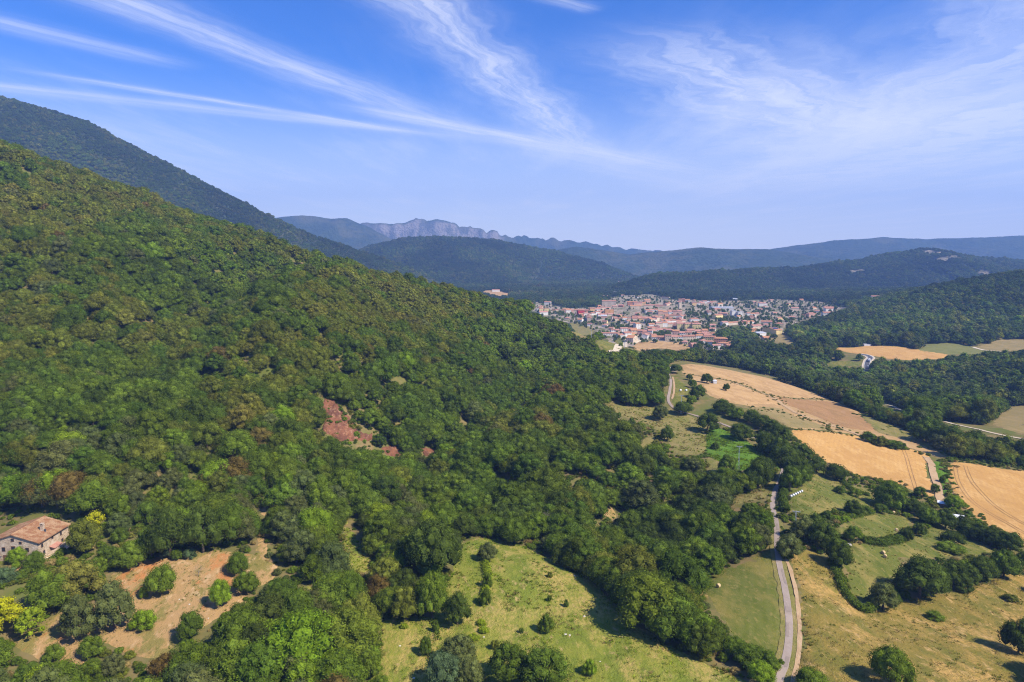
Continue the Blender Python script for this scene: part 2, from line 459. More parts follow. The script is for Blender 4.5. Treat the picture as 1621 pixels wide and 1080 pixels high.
soil("fern_green", [(0.105, 0.205, 0.018), (0.080, 0.155, 0.016), (0.155, 0.235, 0.03), (0.06, 0.105, 0.015)],
     [(8, (.4, .65), .8), (3.5, (.45, .65), .6), (1.6, (.5, .7), .7)], 1.0, 1.4)
soil("ripe_wheat", [(0.530, 0.305, 0.098), (0.460, 0.255, 0.080), (0.58, 0.355, 0.13), (0.41, 0.22, 0.07)],
     [(30, (.44, .58), .9), (11, (.47, .62), .75), (2.5, (.5, .68), .7)], 0.5, 2.0, stripe=(math.radians(28), 2.6, 0.30, (0.45, 0.25, 0.09)))
soil("stubble", [(0.400, 0.255, 0.110), (0.31, 0.195, 0.085), (0.47, 0.31, 0.145), (0.24, 0.165, 0.065)],
     [(38, (.42, .62), .85), (15, (.48, .68), .7), (4, (.55, .75), .7)], 0.4, 1.4, stripe=(math.radians(-35), 6.0, 0.15, (0.49, 0.33, 0.16)))
soil("stubble_pale", [(0.45, 0.28, 0.12), (0.36, 0.22, 0.095), (0.50, 0.32, 0.15)], [(26, (.44, .58), .85), (8, (.47, .62), .75)], 0.3, 1.4)
soil("stubble_brown", [(0.33, 0.185, 0.08), (0.26, 0.155, 0.065), (0.38, 0.23, 0.105)], [(22, (.4, .65), .8), (7, (.45, .7), .6)], 0.4, 1.4)
soil("stubble_olive", [(0.245, 0.19, 0.075), (0.31, 0.225, 0.095), (0.19, 0.16, 0.055)], [(22, (.4, .65), .8), (7, (.45, .7), .6)], 0.4, 1.4)
soil("orchard_earth", [(0.400, 0.250, 0.105), (0.200, 0.175, 0.045), (0.46, 0.195, 0.065), (0.52, 0.35, 0.185), (0.15, 0.15, 0.036)],
     [(13, (.48, .58), .85), (17, (.54, .62), .9), (4, (.54, .66), .75), (1.7, (.55, .66), .7)], 0.8, 1.3)
soil("red_earth", [(0.225, 0.095, 0.052), (0.125, 0.055, 0.035), (0.36, 0.20, 0.115), (0.085, 0.045, 0.03)],
     [(7, (.42, .62), .9), (3, (.5, .68), .8), (1.2, (.5, .7), .7)], 1.0, 1.1)
soil("dirt_track", [(0.44, 0.30, 0.165), (0.36, 0.235, 0.125), (0.50, 0.37, 0.22)], [(8, (.4, .65), .8), (2, (.45, .7), .6)], 0.4, 2.0)
soil("pale_gravel", [(0.56, 0.47, 0.33), (0.47, 0.39, 0.27), (0.62, 0.53, 0.40)], [(6, (.4, .65), .8), (1.5, (.45, .7), .6)], 0.3, 2.0)
soil("lane_asphalt", [(0.335, 0.268, 0.215), (0.28, 0.22, 0.175), (0.385, 0.315, 0.258), (0.22, 0.172, 0.135)],
     [(9, (.4, .65), .8), (2.2, (.5, .7), .6), (.9, (.6, .75), .7)], 0.15, 3.0)
soil("asphalt_patch", [(0.285, 0.228, 0.182), (0.25, 0.20, 0.16)], [(1.5, (.4, .65), .8)], 0.15, 3.0)
soil("road_asphalt", [(0.085, 0.085, 0.095), (0.11, 0.11, 0.12)], [(9, (.4, .65), .8)], 0.1, 3.0)
soil("vineyard", [(0.165, 0.175, 0.045), (0.12, 0.135, 0.03), (0.21, 0.19, 0.06)], [(30, (.4, .65), .7), (9, (.45, .7), .6)], 0.5, 1.0,
     stripe=(math.radians(75), 3.0, 0.35, (0.26, 0.21, 0.09)))
soil("town_ground", [(0.36, 0.29, 0.22), (0.10, 0.115, 0.035), (0.32, 0.23, 0.15), (0.13, 0.13, 0.06)], [(34, (.48, .58), .95), (15, (.5, .65), .7), (9, (.52, .6), .8)], 0.2, 1.0)
plain("white_paint", (0.78, 0.77, 0.74), 0.6)
plain("concrete", (0.50, 0.46, 0.40), 0.85)

# land: woodland floor near, far wooded slopes, limestone on the distant range
m, t, b = new_mat("woodland_ground")
g = t.add('ShaderNodeNewGeometry').outputs['Position']
sp = t.add('ShaderNodeSeparateXYZ'); t.l.new(g, sp.inputs[0])
floor_c = t.mix(t.rng(t.noise(g, 1 / 9.0, 5, .6), .42, .64), (0.140, 0.130, 0.040), (0.215, 0.155, 0.068))
floor_c = t.mix(t.rng(t.noise(g, 1 / 28.0, 4), .5, .68), floor_c, (0.115, 0.130, 0.028))
wood_c = t.mix(t.rng(t.noise(g, 1 / 240.0, 6, .65), .40, .62), (0.040, 0.058, 0.022), (0.066, 0.072, 0.030))
wood_c = t.mix(t.rng(t.noise(g, 1 / 60.0, 6, .7), .42, .60), wood_c, (0.022, 0.036, 0.014))
wood_c = t.mix(t.math('MULTIPLY', t.rng(t.noise(g, 1 / 500.0, 5, .65), .5, .62), .7), wood_c, (0.095, 0.092, 0.040))
at = t.add('ShaderNodeAttribute', attribute_name='cover')
ats = t.add('ShaderNodeSeparateColor'); t.l.new(at.outputs['Color'], ats.inputs[0])
far_c = t.mix(ats.outputs[0], floor_c, wood_c)
strat = t.noise(t.mapping(g, (1 / 130.0, 1 / 130.0, 1 / 420.0)), 1.0, 6, .65)
rock_c = t.mix(t.rng(strat, .42, .58), (0.25, 0.215, 0.19), (0.10, 0.10, 0.085))
rock_c = t.mix(t.rng(t.noise(g, 1 / 300.0, 6, .7), .56, .64), rock_c, (0.06, 0.08, 0.03))
far_c = t.mix(ats.outputs[1], far_c, rock_c)
pale = t.mix(t.rng(t.noise(g, 1 / 14.0, 4), .4, .65), (0.26, 0.21, 0.15), (0.16, 0.14, 0.09))
far_c = t.mix(ats.outputs[2], far_c, pale)
t.l.new(far_c, b.inputs['Base Color'])
vo = t.add('ShaderNodeTexVoronoi'); t.l.new(g, vo.inputs['Vector']); vo.inputs['Scale'].default_value = 1 / 24.0
bp = t.add('ShaderNodeBump'); bp.inputs['Distance'].default_value = 14.0
t.l.new(t.math('MULTIPLY', ats.outputs[0], 0.8), bp.inputs['Strength'])
t.l.new(t.math('ADD', t.math('SUBTRACT', 1.0, vo.outputs['Distance']), t.math('MULTIPLY', t.noise(g, 1 / 40.0, 4), 1.5)), bp.inputs['Height'])
t.l.new(bp.outputs[0], b.inputs['Normal'])
b.inputs['Roughness'].default_value = 0.95; b.inputs['Specular IOR Level'].default_value = 0.04

# foliage: the colour of each tree comes with the tree, leaf by leaf variation from the mesh islands
m, t, b = new_mat("foliage")
at = t.add('ShaderNodeAttribute', attribute_name='tint'); at.attribute_type = 'INSTANCER'
gi_ = t.add('ShaderNodeNewGeometry')
v1 = t.rng(gi_.outputs['Random Per Island'], 0, 1, 0.64, 1.40, False)
tc_ = t.add('ShaderNodeTexCoord').outputs['Object']
v2 = t.rng(t.noise(tc_, 0.55, 2), .3, .7, 0.80, 1.22)
cc = t.add('ShaderNodeVectorMath', operation='SCALE'); t.l.new(at.outputs['Color'], cc.inputs[0]); t.l.new(t.math('MULTIPLY', v1, v2), cc.inputs['Scale'])
df = t.add('ShaderNodeBsdfDiffuse'); tl = t.add('ShaderNodeBsdfTranslucent'); gl = t.add('ShaderNodeBsdfGlossy')
t.l.new(cc.outputs[0], df.inputs['Color'])
tcol = t.mix(1.0, cc.outputs[0], (1.2, 1.28, 0.4), 'MULTIPLY'); t.l.new(tcol, tl.inputs['Color'])
gl.inputs['Roughness'].default_value = 0.55; gl.inputs['Color'].default_value = (.9, .95, 1, 1)
ms = t.add('ShaderNodeMixShader'); ms.inputs[0].default_value = 0.27; t.l.new(df.outputs[0], ms.inputs[1]); t.l.new(tl.outputs[0], ms.inputs[2])
ms2 = t.add('ShaderNodeMixShader'); ms2.inputs[0].default_value = 0.0; t.l.new(ms.outputs[0], ms2.inputs[1]); t.l.new(gl.outputs[0], ms2.inputs[2])
t.l.new(ms2.outputs[0], t.n['Material Output'].inputs[0])
plain("bark", (0.11, 0.085, 0.06), 0.9, 0.3, 3)
plain("dead_wood", (0.24, 0.20, 0.165), 0.9, 0.25, 3)

# ------------------------------------------------------------------ ground polygons in survey points
V = {}   # ground that stays open to view
V['long_meadow'] = [(735,857),(768,850),(810,858),(880,890),(935,918),(962,945),(985,972),(1030,1000),(1075,1030),(1130,1052),(1190,1078),(1190,1100),(610,1100),(600,1050),(604,985),(640,972),(680,975),(700,930),(716,895)]
V['meadow_strip'] = [(552,788),(563,795),(553,830),(562,852),(592,876),(588,905),(552,905),(540,862)]
V['meadow_glade'] = [(470,900),(492,905),(492,940),(474,930)]
V['mown_meadow'] = [(1107,926),(1130,906),(1180,890),(1215,866),(1228,850),(1225,862),(1233,905),(1241,955),(1243,1000),(1236,1035),(1205,1032),(1165,1008),(1140,978),(1122,950)]
V['dry_meadow'] = [(1252,876),(1275,870),(1310,885),(1335,945),(1368,970),(1402,962),(1440,950),(1500,938),(1560,922),(1610,895),(1660,880),(1660,1105),(1258,1105),(1268,1040),(1270,985),(1262,925)]
V['pasture_low'] = [(1340,930),(1337,895),(1345,862),(1375,862),(1420,858),(1465,835),(1495,838),(1540,850),(1575,872),(1545,880),(1490,882),(1432,885),(1422,912),(1395,925),(1365,955)]
V['pasture_mid'] = [(1322,842),(1345,820),(1390,812),(1440,818),(1452,826),(1430,840),(1400,850),(1350,848)]
V['pasture_top'] = [(1250,812),(1247,785),(1262,772),(1288,748),(1300,745),(1340,765),(1375,775),(1392,798),(1350,806),(1300,815)]
V['wheat_field'] = [(1250,681),(1300,683),(1350,689),(1400,700),(1445,712),(1472,722),(1466,738),(1474,760),(1480,785),(1468,788),(1420,766),(1375,756),(1325,742),(1285,718)]
V['wheat_field_b'] = [(1502,733),(1530,733),(1580,741),(1660,755),(1660,880),(1621,865),(1575,838),(1530,808),(1510,780),(1500,755)]
V['stubble_field'] = [(1078,578),(1100,577),(1150,585),(1210,597),(1262,613),(1312,632),(1365,655),(1420,682),(1470,705),(1505,726),(1478,722),(1445,711),(1400,698),(1350,687),(1300,681),(1252,679),(1240,668),(1195,645),(1150,637),(1120,625),(1098,605),(1082,592)]
V['terrace'] = [(955,632),(985,640),(1015,644),(1045,645),(1080,654),(1110,670),(1119,690),(1116,718),(1092,720),(1066,716),(1054,698),(1032,676),(1006,664),(972,654)]
V['fern_bank'] = [(1118,682),(1138,678),(1168,690),(1192,705),(1210,722),(1196,740),(1170,745),(1142,733),(1118,720)]
V['lane_green'] = [(1066,596),(1080,604),(1095,622),(1100,640),(1085,648),(1064,646),(1068,620)]
V['lane_bank'] = [(1140,796),(1165,786),(1195,778),(1222,760),(1230,764),(1222,780),(1210,790),(1165,800)]
V['orchard'] = [(15,1012),(60,990),(100,968),(150,955),(172,930),(176,905),(230,885),(262,880),(310,868),(365,868),(408,878),(432,890),(432,918),(400,930),(382,950),(350,975),(322,990),(290,1010),(272,1035),(238,1038),(160,1020),(130,1052),(70,1045),(30,1035)]
V['earth_trail'] = [(428,772),(438,772),(428,800),(418,818),(416,845),(424,862),(426,905),(404,905),(402,880),(410,855),(404,830),(412,800)]
V['earth_trail_b'] = [(212,850),(236,838),(240,850),(234,872),(215,880),(222,860)]
V['red_scar'] = [(513,636),(528,634),(536,648),(548,654),(556,666),(570,684),(592,692),(584,699),(556,696),(540,700),(524,690),(512,688),(510,672),(518,664),(514,652)]
V['red_scar_b'] = [(600,708),(618,706),(638,710),(634,722),(612,720)]
V['red_scar_c'] = [(668,708),(690,710),(692,722),(672,722)]
V['red_scar_d'] = [(944,804),(958,801),(972,806),(974,818),(952,824)]
V['glade_c'] = [(1120,725),(1138,722),(1142,745),(1128,757),(1118,742)]
V['glade_d'] = [(1010,700),(1030,690),(1040,700),(1022,712)]
V['earth_path_c'] = [(1016,770),(1030,757),(1044,746),(1048,750),(1034,763),(1022,774)]
V['ledge_a'] = [(880,764),(898,754),(910,756),(888,768)]
V['far_wheat'] = [(1312,550),(1345,551),(1372,548),(1420,549),(1470,556),(1500,562),(1490,568),(1440,570),(1405,568),(1375,562),(1340,558)]
V['far_vineyard'] = [(1452,556),(1468,545),(1510,543),(1550,551),(1562,556),(1545,561),(1500,561)]
V['far_fallow'] = [(1545,549),(1570,541),(1600,537),(1660,538),(1660,552),(1600,556),(1565,557)]
V['green_clearing'] = [(1303,574),(1330,571),(1362,573),(1360,579),(1320,580)]
V['vine_terrace'] = [(1588,645),(1660,640),(1660,695),(1600,682),(1570,672)]
V['town_field'] = [(898,515),(922,513),(940,520),(937,530),(918,532),(905,527)]
V['town_meadow'] = [(943,540),(975,537),(992,545),(985,552),(962,556),(948,548)]
V['town_dry'] = [(1002,548),(1030,540),(1075,543),(1092,550),(1085,556),(1030,553),(1008,556)]
V['mill_field'] = [(1206,530),(1240,527),(1262,540),(1250,545),(1222,541)]
V['far_hamlet_field'] = [(757,462),(775,460),(806,464),(808,471),(788,472),(770,468)]
LANE = [(1222,1110),(1234,1075),(1243,1050),(1249,1010),(1248,970),(1241,925),(1233,890),(1230,860),(1229,830),(1223,800),(1227,778),(1236,757),(1240,744),(1232,728),(1208,704),(1168,682),(1120,664),(1085,654),(1066,646),(1058,634),(1060,620),(1062,606),(1060,596),(1056,586)]
V['lane_a'] = [(1222,1100),(1240,1040),(1244,980),(1236,925),(1226,880),(1224,830),(1218,800),(1224,770),(1234,742),(1243,742),(1240,760),(1234,775),(1230,800),(1235,840),(1240,876),(1254,900),(1268,940),(1276,1000),(1272,1060),(1266,1100)]
V['field_track'] = [(1460,720),(1482,722),(1496,760),(1503,800),(1484,800),(1470,752)]
V['track_r'] = [(1490,664),(1530,671),(1621,689),(1621,698),(1530,681),(1490,672)]
V['track_m'] = [(1384,628),(1432,647),(1432,655),(1384,637)]
V['lane_b'] = [(1053,636),(1056,612),(1056,590),(1064,590),(1067,612),(1064,640)]
V['road'] = [(1366,588),(1367,574),(1368,564),(1381,566),(1380,576),(1377,590)]
V['town'] = [(826,486),(850,478),(905,488),(960,484),(968,470),(1030,466),(1060,474),(1140,476),(1230,474),(1300,478),(1345,486),(1300,500),(1262,512),(1240,520),(1222,545),(1205,545),(1190,522),(1165,515),(1120,528),(1165,548),(1150,556),(1100,552),(1060,545),(1010,545),(985,552),(960,534),(930,522),(900,512),(860,502)]
V['bamboo'] = [(-30,938),(40,940),(68,955),(70,1000),(20,1006),(-30,1000)]
V['farm_yard'] = [(-40,905),(0,898),(40,890),(62,880),(100,868),(108,850),(100,828),(60,812),(20,830),(-40,850)]
NO_TREES = {   # no wild trees rooted here (hedges and field trees are placed one by one)
 'fields': [(1058,572),(1090,572),(1150,580),(1210,592),(1312,630),(1425,680),(1505,724),(1680,748),(1680,1120),(1180,1120),(1215,1055),(1105,926),(1180,888),(1213,866),(1222,830),(1215,800),(1200,775),(1170,745),(1118,720),(1110,680),(1060,655),(1050,640),(1052,600)],
 'farm': [(-60,1000),(0,985),(60,985),(160,920),(236,880),(255,850),(240,830),(180,850),(160,822),(100,815),(60,800),(-60,830)],
 'rocks': [(505,630),(545,640),(600,700),(560,712),(505,695)],
}
MW, MH = 900, 600
def raster(polys):
    yy, xx = np.mgrid[0:MH, 0:MW]; X = xx * 2.0 - 90 + 1.0; Y = yy * 2.0 + 1.0
    mk = np.zeros((MH, MW), bool)
    for pl in polys:
        ins = np.zeros((MH, MW), bool); n = len(pl)
        for i in range(n):
            x1, y1 = pl[i]; x2, y2 = pl[(i + 1) % n]
            if y1 == y2: continue
            c = ((Y < y1) != (Y < y2)) & (X < (x2 - x1) * (Y - y1) / (y2 - y1) + x1)
            ins ^= c
        mk |= ins
    return mk
def lookup(mask, px, py):
    i = np.clip((np.asarray(py) / 2).astype(int), 0, MH - 1); j = np.clip(((np.asarray(px) + 90) / 2).astype(int), 0, MW - 1)
    return mask[i, j]
OPEN = raster(list(V.values()))
NOROOT = raster(list(NO_TREES.values())) | OPEN
TOWN = raster([V['town']])
SCARM = raster([V[k] for k in V if 'scar' in k or k in ('earth_path_c', 'ledge_a')])
LANEM = raster([V['lane_a'], V['lane_b'], V['road']])

# ------------------------------------------------------------------ terrain sheet
vs = np.c_[GX.ravel(), GY.ravel(), GZ.ravel()]
ix = np.arange(NX * NY).reshape(NY, NX)
fs = np.stack([ix[:-1, :-1], ix[:-1, 1:], ix[1:, 1:], ix[1:, :-1]], -1).reshape(-1, 4)
terrain = mesh_obj("terrain", [], [], MATS["woodland_ground"])
me = terrain.data
me.vertices.add(len(vs)); me.vertices.foreach_set('co', vs.ravel().astype(np.float32))
me.loops.add(len(fs) * 4); me.loops.foreach_set('vertex_index', fs.ravel().astype(np.int32))
me.polygons.add(len(fs)); me.polygons.foreach_set('loop_start', np.arange(0, len(fs) * 4, 4, dtype=np.int32))
me.polygons.foreach_set('use_smooth', np.ones(len(fs), bool))
me.update(); me.validate()
cov = np.zeros((len(vs), 4), np.float32); cov[:, 3] = 1
cov[:, 0] = np.clip((vs[:, 1] - 1300) / 900, 0, 1)
slope_y = np.abs(np.gradient(GZ, axis=0) / np.gradient(GY, axis=0)).ravel()
cov[:, 1] = np.clip((slope_y - 0.42) / 0.25, 0, 1) * (vs[:, 1] > 7800) * np.clip((-60 - vs[:, 0]) / 120, 0, 1) * (vs[:, 0] > -1900)
tpx, tpy, _ = to_pix(vs[:, 0], np.maximum(vs[:, 1], 30), vs[:, 2])
mid = (vs[:, 1] > 2600) & (vs[:, 1] < 4600) & (tpx > 1080)
out_n = fbm(vs[:, 0] / 160, vs[:, 1] / 95, 4, 77)
cov[:, 2] = np.clip((out_n - 0.66) / 0.03, 0, 1) * mid * (vs[:, 2] > CZ - 105)
ca = me.color_attributes.new("cover", 'FLOAT_COLOR', 'POINT'); ca.data.foreach_set('color', cov.ravel())
prop(terrain, kind='structure')
prop(terrain, label='wooded hills and valley floor')

# ------------------------------------------------------------------ draped ground sheets
def smooth_closed(pts, step, jit=0.0, seed=0):
    p = np.array(pts); n = len(p); o = []
    for i in range(n):
        p0, p1, p2, p3 = p[(i - 1) % n], p[i], p[(i + 1) % n], p[(i + 2) % n]
        k = max(2, int(np.linalg.norm(p2 - p1) / step))
        for j in range(k):
            t_ = j / k
            c = 0.5 * ((2 * p1) + (-p0 + p2) * t_ + (2 * p0 - 5 * p1 + 4 * p2 - p3) * t_ ** 2 + (-p0 + 3 * p1 - 3 * p2 + p3) * t_ ** 3)
            lin = p1 + (p2 - p1) * t_
            o.append(0.55 * c + 0.45 * lin)
    o = np.array(o)
    if jit:
        o[:, 0] += (fbm(o[:, 0] / 3.1, o[:, 1] / 3.1, 3, seed) - .5) * 2 * jit
        o[:, 1] += (fbm(o[:, 0] / 3.1 + 50, o[:, 1] / 3.1, 3, seed) - .5) * 2 * jit
        o += np.c_[fbm(o[:, 0] / 13, o[:, 1] / 13, 2, seed + 5) - .5, fbm(o[:, 0] / 13 + 9, o[:, 1] / 13, 2, seed + 7) - .5] * 3.2 * jit
    return o
def inside(poly, q):
    x, y = q[:, 0], q[:, 1]; r = np.zeros(len(q), bool)
    for a, b in zip(poly, np.roll(poly, -1, 0)):
        if a[1] == b[1]: continue
        r ^= ((y < a[1]) != (y < b[1])) & (x < (b[0] - a[0]) * (y - a[1]) / (b[1] - a[1]) + a[0])
    return r
def drape(name, outline, mat, lift=0.12, step=2.5, cell=4.0, jit=0.8, seed=1, relief=0.0, parent=None):
    bd = smooth_closed(outline, step, jit, seed)
    lo, hi = bd.min(0), bd.max(0)
    cell = max(cell, math.sqrt((hi[0] - lo[0]) * (hi[1] - lo[1]) / 6000))
    gx, gy_ = np.meshgrid(np.arange(lo[0], hi[0], cell), np.arange(lo[1], hi[1], cell))
    q = np.c_[gx.ravel(), gy_.ravel()] + RNG.uniform(-.3, .3, (gx.size, 2)) * cell
    q = q[inside(bd, q)]
    allp = np.r_[bd, q]
    n = len(bd)
    r = delaunay_2d_cdt([Vector(p) for p in allp], [(i, (i + 1) % n) for i in range(n)], [], 1, 1e-4)
    vv = np.array([(v.x, v.y) for v in r[0]])
    z = ground(vv[:, 0], vv[:, 1]) + lift
    if relief:
        z = z + (fbm(vv[:, 0] / 5, vv[:, 1] / 5, 4, seed) if relief < 1 else .15 + np.abs(fbm(vv[:, 0] / 6, vv[:, 1] / 11, 4, seed) - .5) * 3) * relief
    edge = np.array([bool(q) and min(q) < n for q in r[3]])
    z[edge] = ground(vv[edge, 0], vv[edge, 1]) - .06
    o = mesh_obj(name, np.c_[vv, z], [tuple(f) for f in r[2]], MATS[mat], parent, smooth=True)
    if parent is None: prop(o, kind='structure')
    return o
def world_poly(key): return [spot(*p) for p in V[key]]
def ribbon_pts(pts, wid, step=3.0):
    """smooth a line of world points and return left and right edges"""
    p = np.array(pts); o = []
    for i in range(len(p) - 1):
        p0, p1, p2, p3 = p[max(i - 1, 0)], p[i], p[i + 1], p[min(i + 2, len(p) - 1)]
        k = max(2, int(np.linalg.norm(p2 - p1) / step))
        for j in range(k):
            t_ = j / k
            o.append(0.5 * ((2 * p1) + (-p0 + p2) * t_ + (2 * p0 - 5 * p1 + 4 * p2 - p3) * t_ ** 2 + (-p0 + 3 * p1 - 3 * p2 + p3) * t_ ** 3))
    o.append(p[-1]); o = np.array(o)
    d = np.gradient(o, axis=0); d /= np.linalg.norm(d, axis=1)[:, None] + 1e-9
    nrm = np.c_[d[:, 1], -d[:, 0]]
    return o, nrm
def ribbon(name, pts, wid, mat, lift=0.2, jit=0.12, offset=0.0, parent=None, ncross=4, step=3.0):
    c, nrm = ribbon_pts(pts, wid, step)
    rows = []
    for k in range(ncross + 1):
        s_ = (k / ncross - 0.5)
        e = offset + s_ * wid + (fbm(c[:, 0] / 2.5 + k * 9, c[:, 1] / 2.5, 2, 5) - .5) * 2 * jit * (abs(s_) == .5)
        rows.append(c + nrm * e[:, None] if np.ndim(e) else c + nrm * e)
    rows = np.array(rows); K, N, _ = rows.shape
    q = rows.reshape(-1, 2)
    z = ground(q[:, 0], q[:, 1]) + lift
    idx = np.arange(K * N).reshape(K, N)
    f = np.stack([idx[:-1, :-1], idx[:-1, 1:], idx[1:, 1:], idx[1:, :-1]], -1).reshape(-1, 4)
    o = mesh_obj(name, np.c_[q, z], f, MATS[mat], parent, smooth=True)
    if parent is None: prop(o, kind='structure')
    return o

FIELDS = {}
for key, name, mat, jit, rel in [
    ('long_meadow','meadow','meadow_grass',1.2,.5),('meadow_strip','meadow','meadow_grass',1.0,.2),('meadow_glade','meadow','meadow_grass',1.0,.2),
    ('mown_meadow','hay_meadow','mown_grass',.7,.1),('dry_meadow','dry_meadow','dry_grass',1.2,.5),
    ('pasture_low','pasture','pasture_grass',1.2,.3),('pasture_mid','pasture','pasture_grass',1.0,.3),('pasture_top','pasture','pasture_grass',1.0,.3),
    ('wheat_field','wheat_field','ripe_wheat',.6,.1),('wheat_field_b','wheat_field','ripe_wheat',.6,.1),('stubble_field','stubble_field','stubble',1.2,.2),
    ('terrace','grass_terrace','terrace_grass',1.2,.4),('fern_bank','fern_bank','fern_green',1.2,.8),('lane_green','grass_verge','mown_grass',.8,.2),
    ('lane_bank','grass_bank','terrace_grass',.9,.4),('orchard','orchard_ground','orchard_earth',1.3,.3),('earth_trail','earth_trail','orchard_earth',.8,.2),
    ('earth_trail_b','earth_trail','orchard_earth',.8,.2),('red_scar','red_earth_scar','red_earth',1.2,2.6),('red_scar_b','red_earth_bank','red_earth',1.0,1.5),
    ('red_scar_c','red_earth_bank','red_earth',1.0,1.5),
    ('red_scar_d','earth_bank','orchard_earth',.8,.8),('glade_c','meadow','terrace_grass',.8,.3),('glade_d','meadow','terrace_grass',.8,.3),('earth_path_c','earth_trail','orchard_earth',.8,.3),('ledge_a','earth_trail','orchard_earth',.8,.3),
    ('far_wheat','wheat_field','ripe_wheat',1.5,.2),('far_vineyard','vineyard_field','vineyard',1.5,.2),('far_fallow','fallow_field','stubble_olive',2,.4),
    ('green_clearing','meadow','mown_grass',2,.3),('vine_terrace','vineyard_terrace','stubble_olive',2,.4),('town_field','dry_field','terrace_grass',2,.3),
    ('town_meadow','town_meadow','mown_grass',2,.3),('town_dry','dry_field','stubble_pale',2,.3),('mill_field','dry_field','stubble_olive',2,.3),
    ('far_hamlet_field','dry_field','stubble_pale',3,.3),('town','town_ground','town_ground',3,.0)]:
    d_ = {'far': 0.35, 'tow': 0.35, 'mil': 0.6}.get(key[:3], 0.12)
    if key in ('town_field', 'town_meadow', 'town_dry'): d_ = 0.7
    FIELDS[key] = drape(name, world_poly(key), mat, d_, jit=jit, relief=rel, seed=len(FIELDS) + 3, cell=1.3 if 'scar' in key else 4.0)
drape('farm_yard', [spot(*p) for p in [(-25,912),(0,900),(40,890),(62,882),(84,876),(88,884),(62,894),(30,908),(-20,926)]], 'orchard_earth', .14)
# strips of the stubble field mown at different times
def strip(pts, mat, lift): return drape('stubble_strip', [spot(*p) for p in pts], mat, lift, jit=.8, seed=91)
strip([(1080,579),(1130,583),(1200,596),(1262,614),(1308,632),(1270,631),(1222,627),(1170,607),(1120,592)], 'stubble_pale', .34)
strip([(1110,610),(1160,607),(1218,628),(1250,643),(1225,642),(1190,640),(1150,634),(1125,625)], 'stubble_pale', .34)
strip([(1222,629),(1270,633),(1318,637),(1365,657),(1400,678),(1372,684),(1330,676),(1270,652)], 'stubble_brown', .34)
strip([(1185,645),(1230,645),(1262,660),(1330,682),(1300,680),(1252,678),(1225,662)], 'stubble_olive', .34)
ribbon('dirt_track', [spot(*p) for p in [(1160,606),(1215,626),(1262,655),(1310,672),(1362,690)]], 4.0, 'dirt_track', .46, .4)
ribbon('grass_strip', [spot(*p) for p in [(1084,592),(1125,598),(1165,606),(1216,625),(1270,632),(1315,634)]], 3.0, 'stubble_olive', .48, .6)
ribbon('dirt_track', [spot(*p) for p in [(1466,724),(1474,735),(1478,752),(1484,770),(1488,790),(1492,798)]], 4.2, 'dirt_track', .40, .3)
drape('grass_strip', [spot(*p) for p in [(1476,730),(1496,733),(1500,755),(1508,782),(1498,790),(1490,768),(1480,748)]], 'fern_green', .30, relief=.6)
drape('rough_bank', [spot(*p) for p in [(1362,657),(1395,662),(1440,680),(1480,706),(1520,728),(1505,727),(1470,710),(1430,696),(1385,684)]], 'terrace_grass', .45, relief=.5)
ribbon('gravel_track', [spot(*p) for p in [(1384,632),(1400,640),(1418,646),(1430,652)]], 4.0, 'pale_gravel', .4, .2)
ribbon('gravel_track', [spot(*p) for p in [(1495,668),(1520,674),(1548,680),(1580,688),(1640,699)]], 3.6, 'pale_gravel', .4, .2)
ribbon('gravel_track', [spot(*p) for p in [(948,632),(946,638),(950,645)]], 3.0, 'pale_gravel', .4, .3)
ribbon('gravel_track', [spot(*p) for p in [(1540,550),(1558,555),(1585,557)]], 6.0, 'pale_gravel', .8, .3)
ribbon('town_street', [spot(*p) for p in [(968,556),(978,551),(990,545),(1002,537),(1010,530)]], 9.0, 'pale_gravel', 1.0, .4)
drape('factory_yard', [spot(*p) for p in [(995,541),(1012,532),(1022,534),(1010,543)]], 'pale_gravel', 1.1, jit=1)
ribbon('town_street', [spot(*p) for p in [(1238,508),(1250,500),(1258,492)]], 9.0, 'pale_gravel', 1.0, .4)
ribbon('town_street', [spot(*p) for p in [(1174,528),(1176,518),(1180,508)]], 7.0, 'pale_gravel', 1.0, .4)
ribbon('town_street', [spot(*p) for p in [(1240,527),(1256,533),(1275,540)]], 8.0, 'pale_gravel', 1.2, .4)
# the lane with its verges
lane_w = [spot(*p) for p in LANE]
ribbon('grass_verge', lane_w[:12], 5.6, 'terrace_grass', .24, .6)
ribbon('lane', lane_w, 2.35, 'lane_asphalt', .36, .10, ncross=6, step=2.0)
ribbon('dirt_path', [spot(*p) for p in [(1252,1100),(1260,1062),(1266,1020),(1265,985),(1260,940),(1252,905),(1243,884)]], 1.35, 'dirt_track', .34, .30)
ribbon('dirt_path', [spot(*p) for p in [(1064,632),(1067,620),(1067,608),(1065,597)]], 1.6, 'dirt_track', .34, .2)
# patches of newer asphalt on the lane
lane_o = [o for o in bpy.data.objects if o.name == 'lane'][0]
lc, ln_ = ribbon_pts(lane_w, 2.9, 2.0)
for i0, n0, off, wd in ((8, 4, .4, 1.0), (17, 6, -.5, .9), (26, 3, .1, 1.8), (38, 7, .6, .8), (52, 4, -.2, 1.3), (62, 5, .3, 1.0)):
    if i0 + n0 < len(lc): ribbon('asphalt_patch', lc[i0:i0 + n0], wd, 'asphalt_patch', .42, .06, offset=off, parent=lane_o, ncross=2, step=1.0)
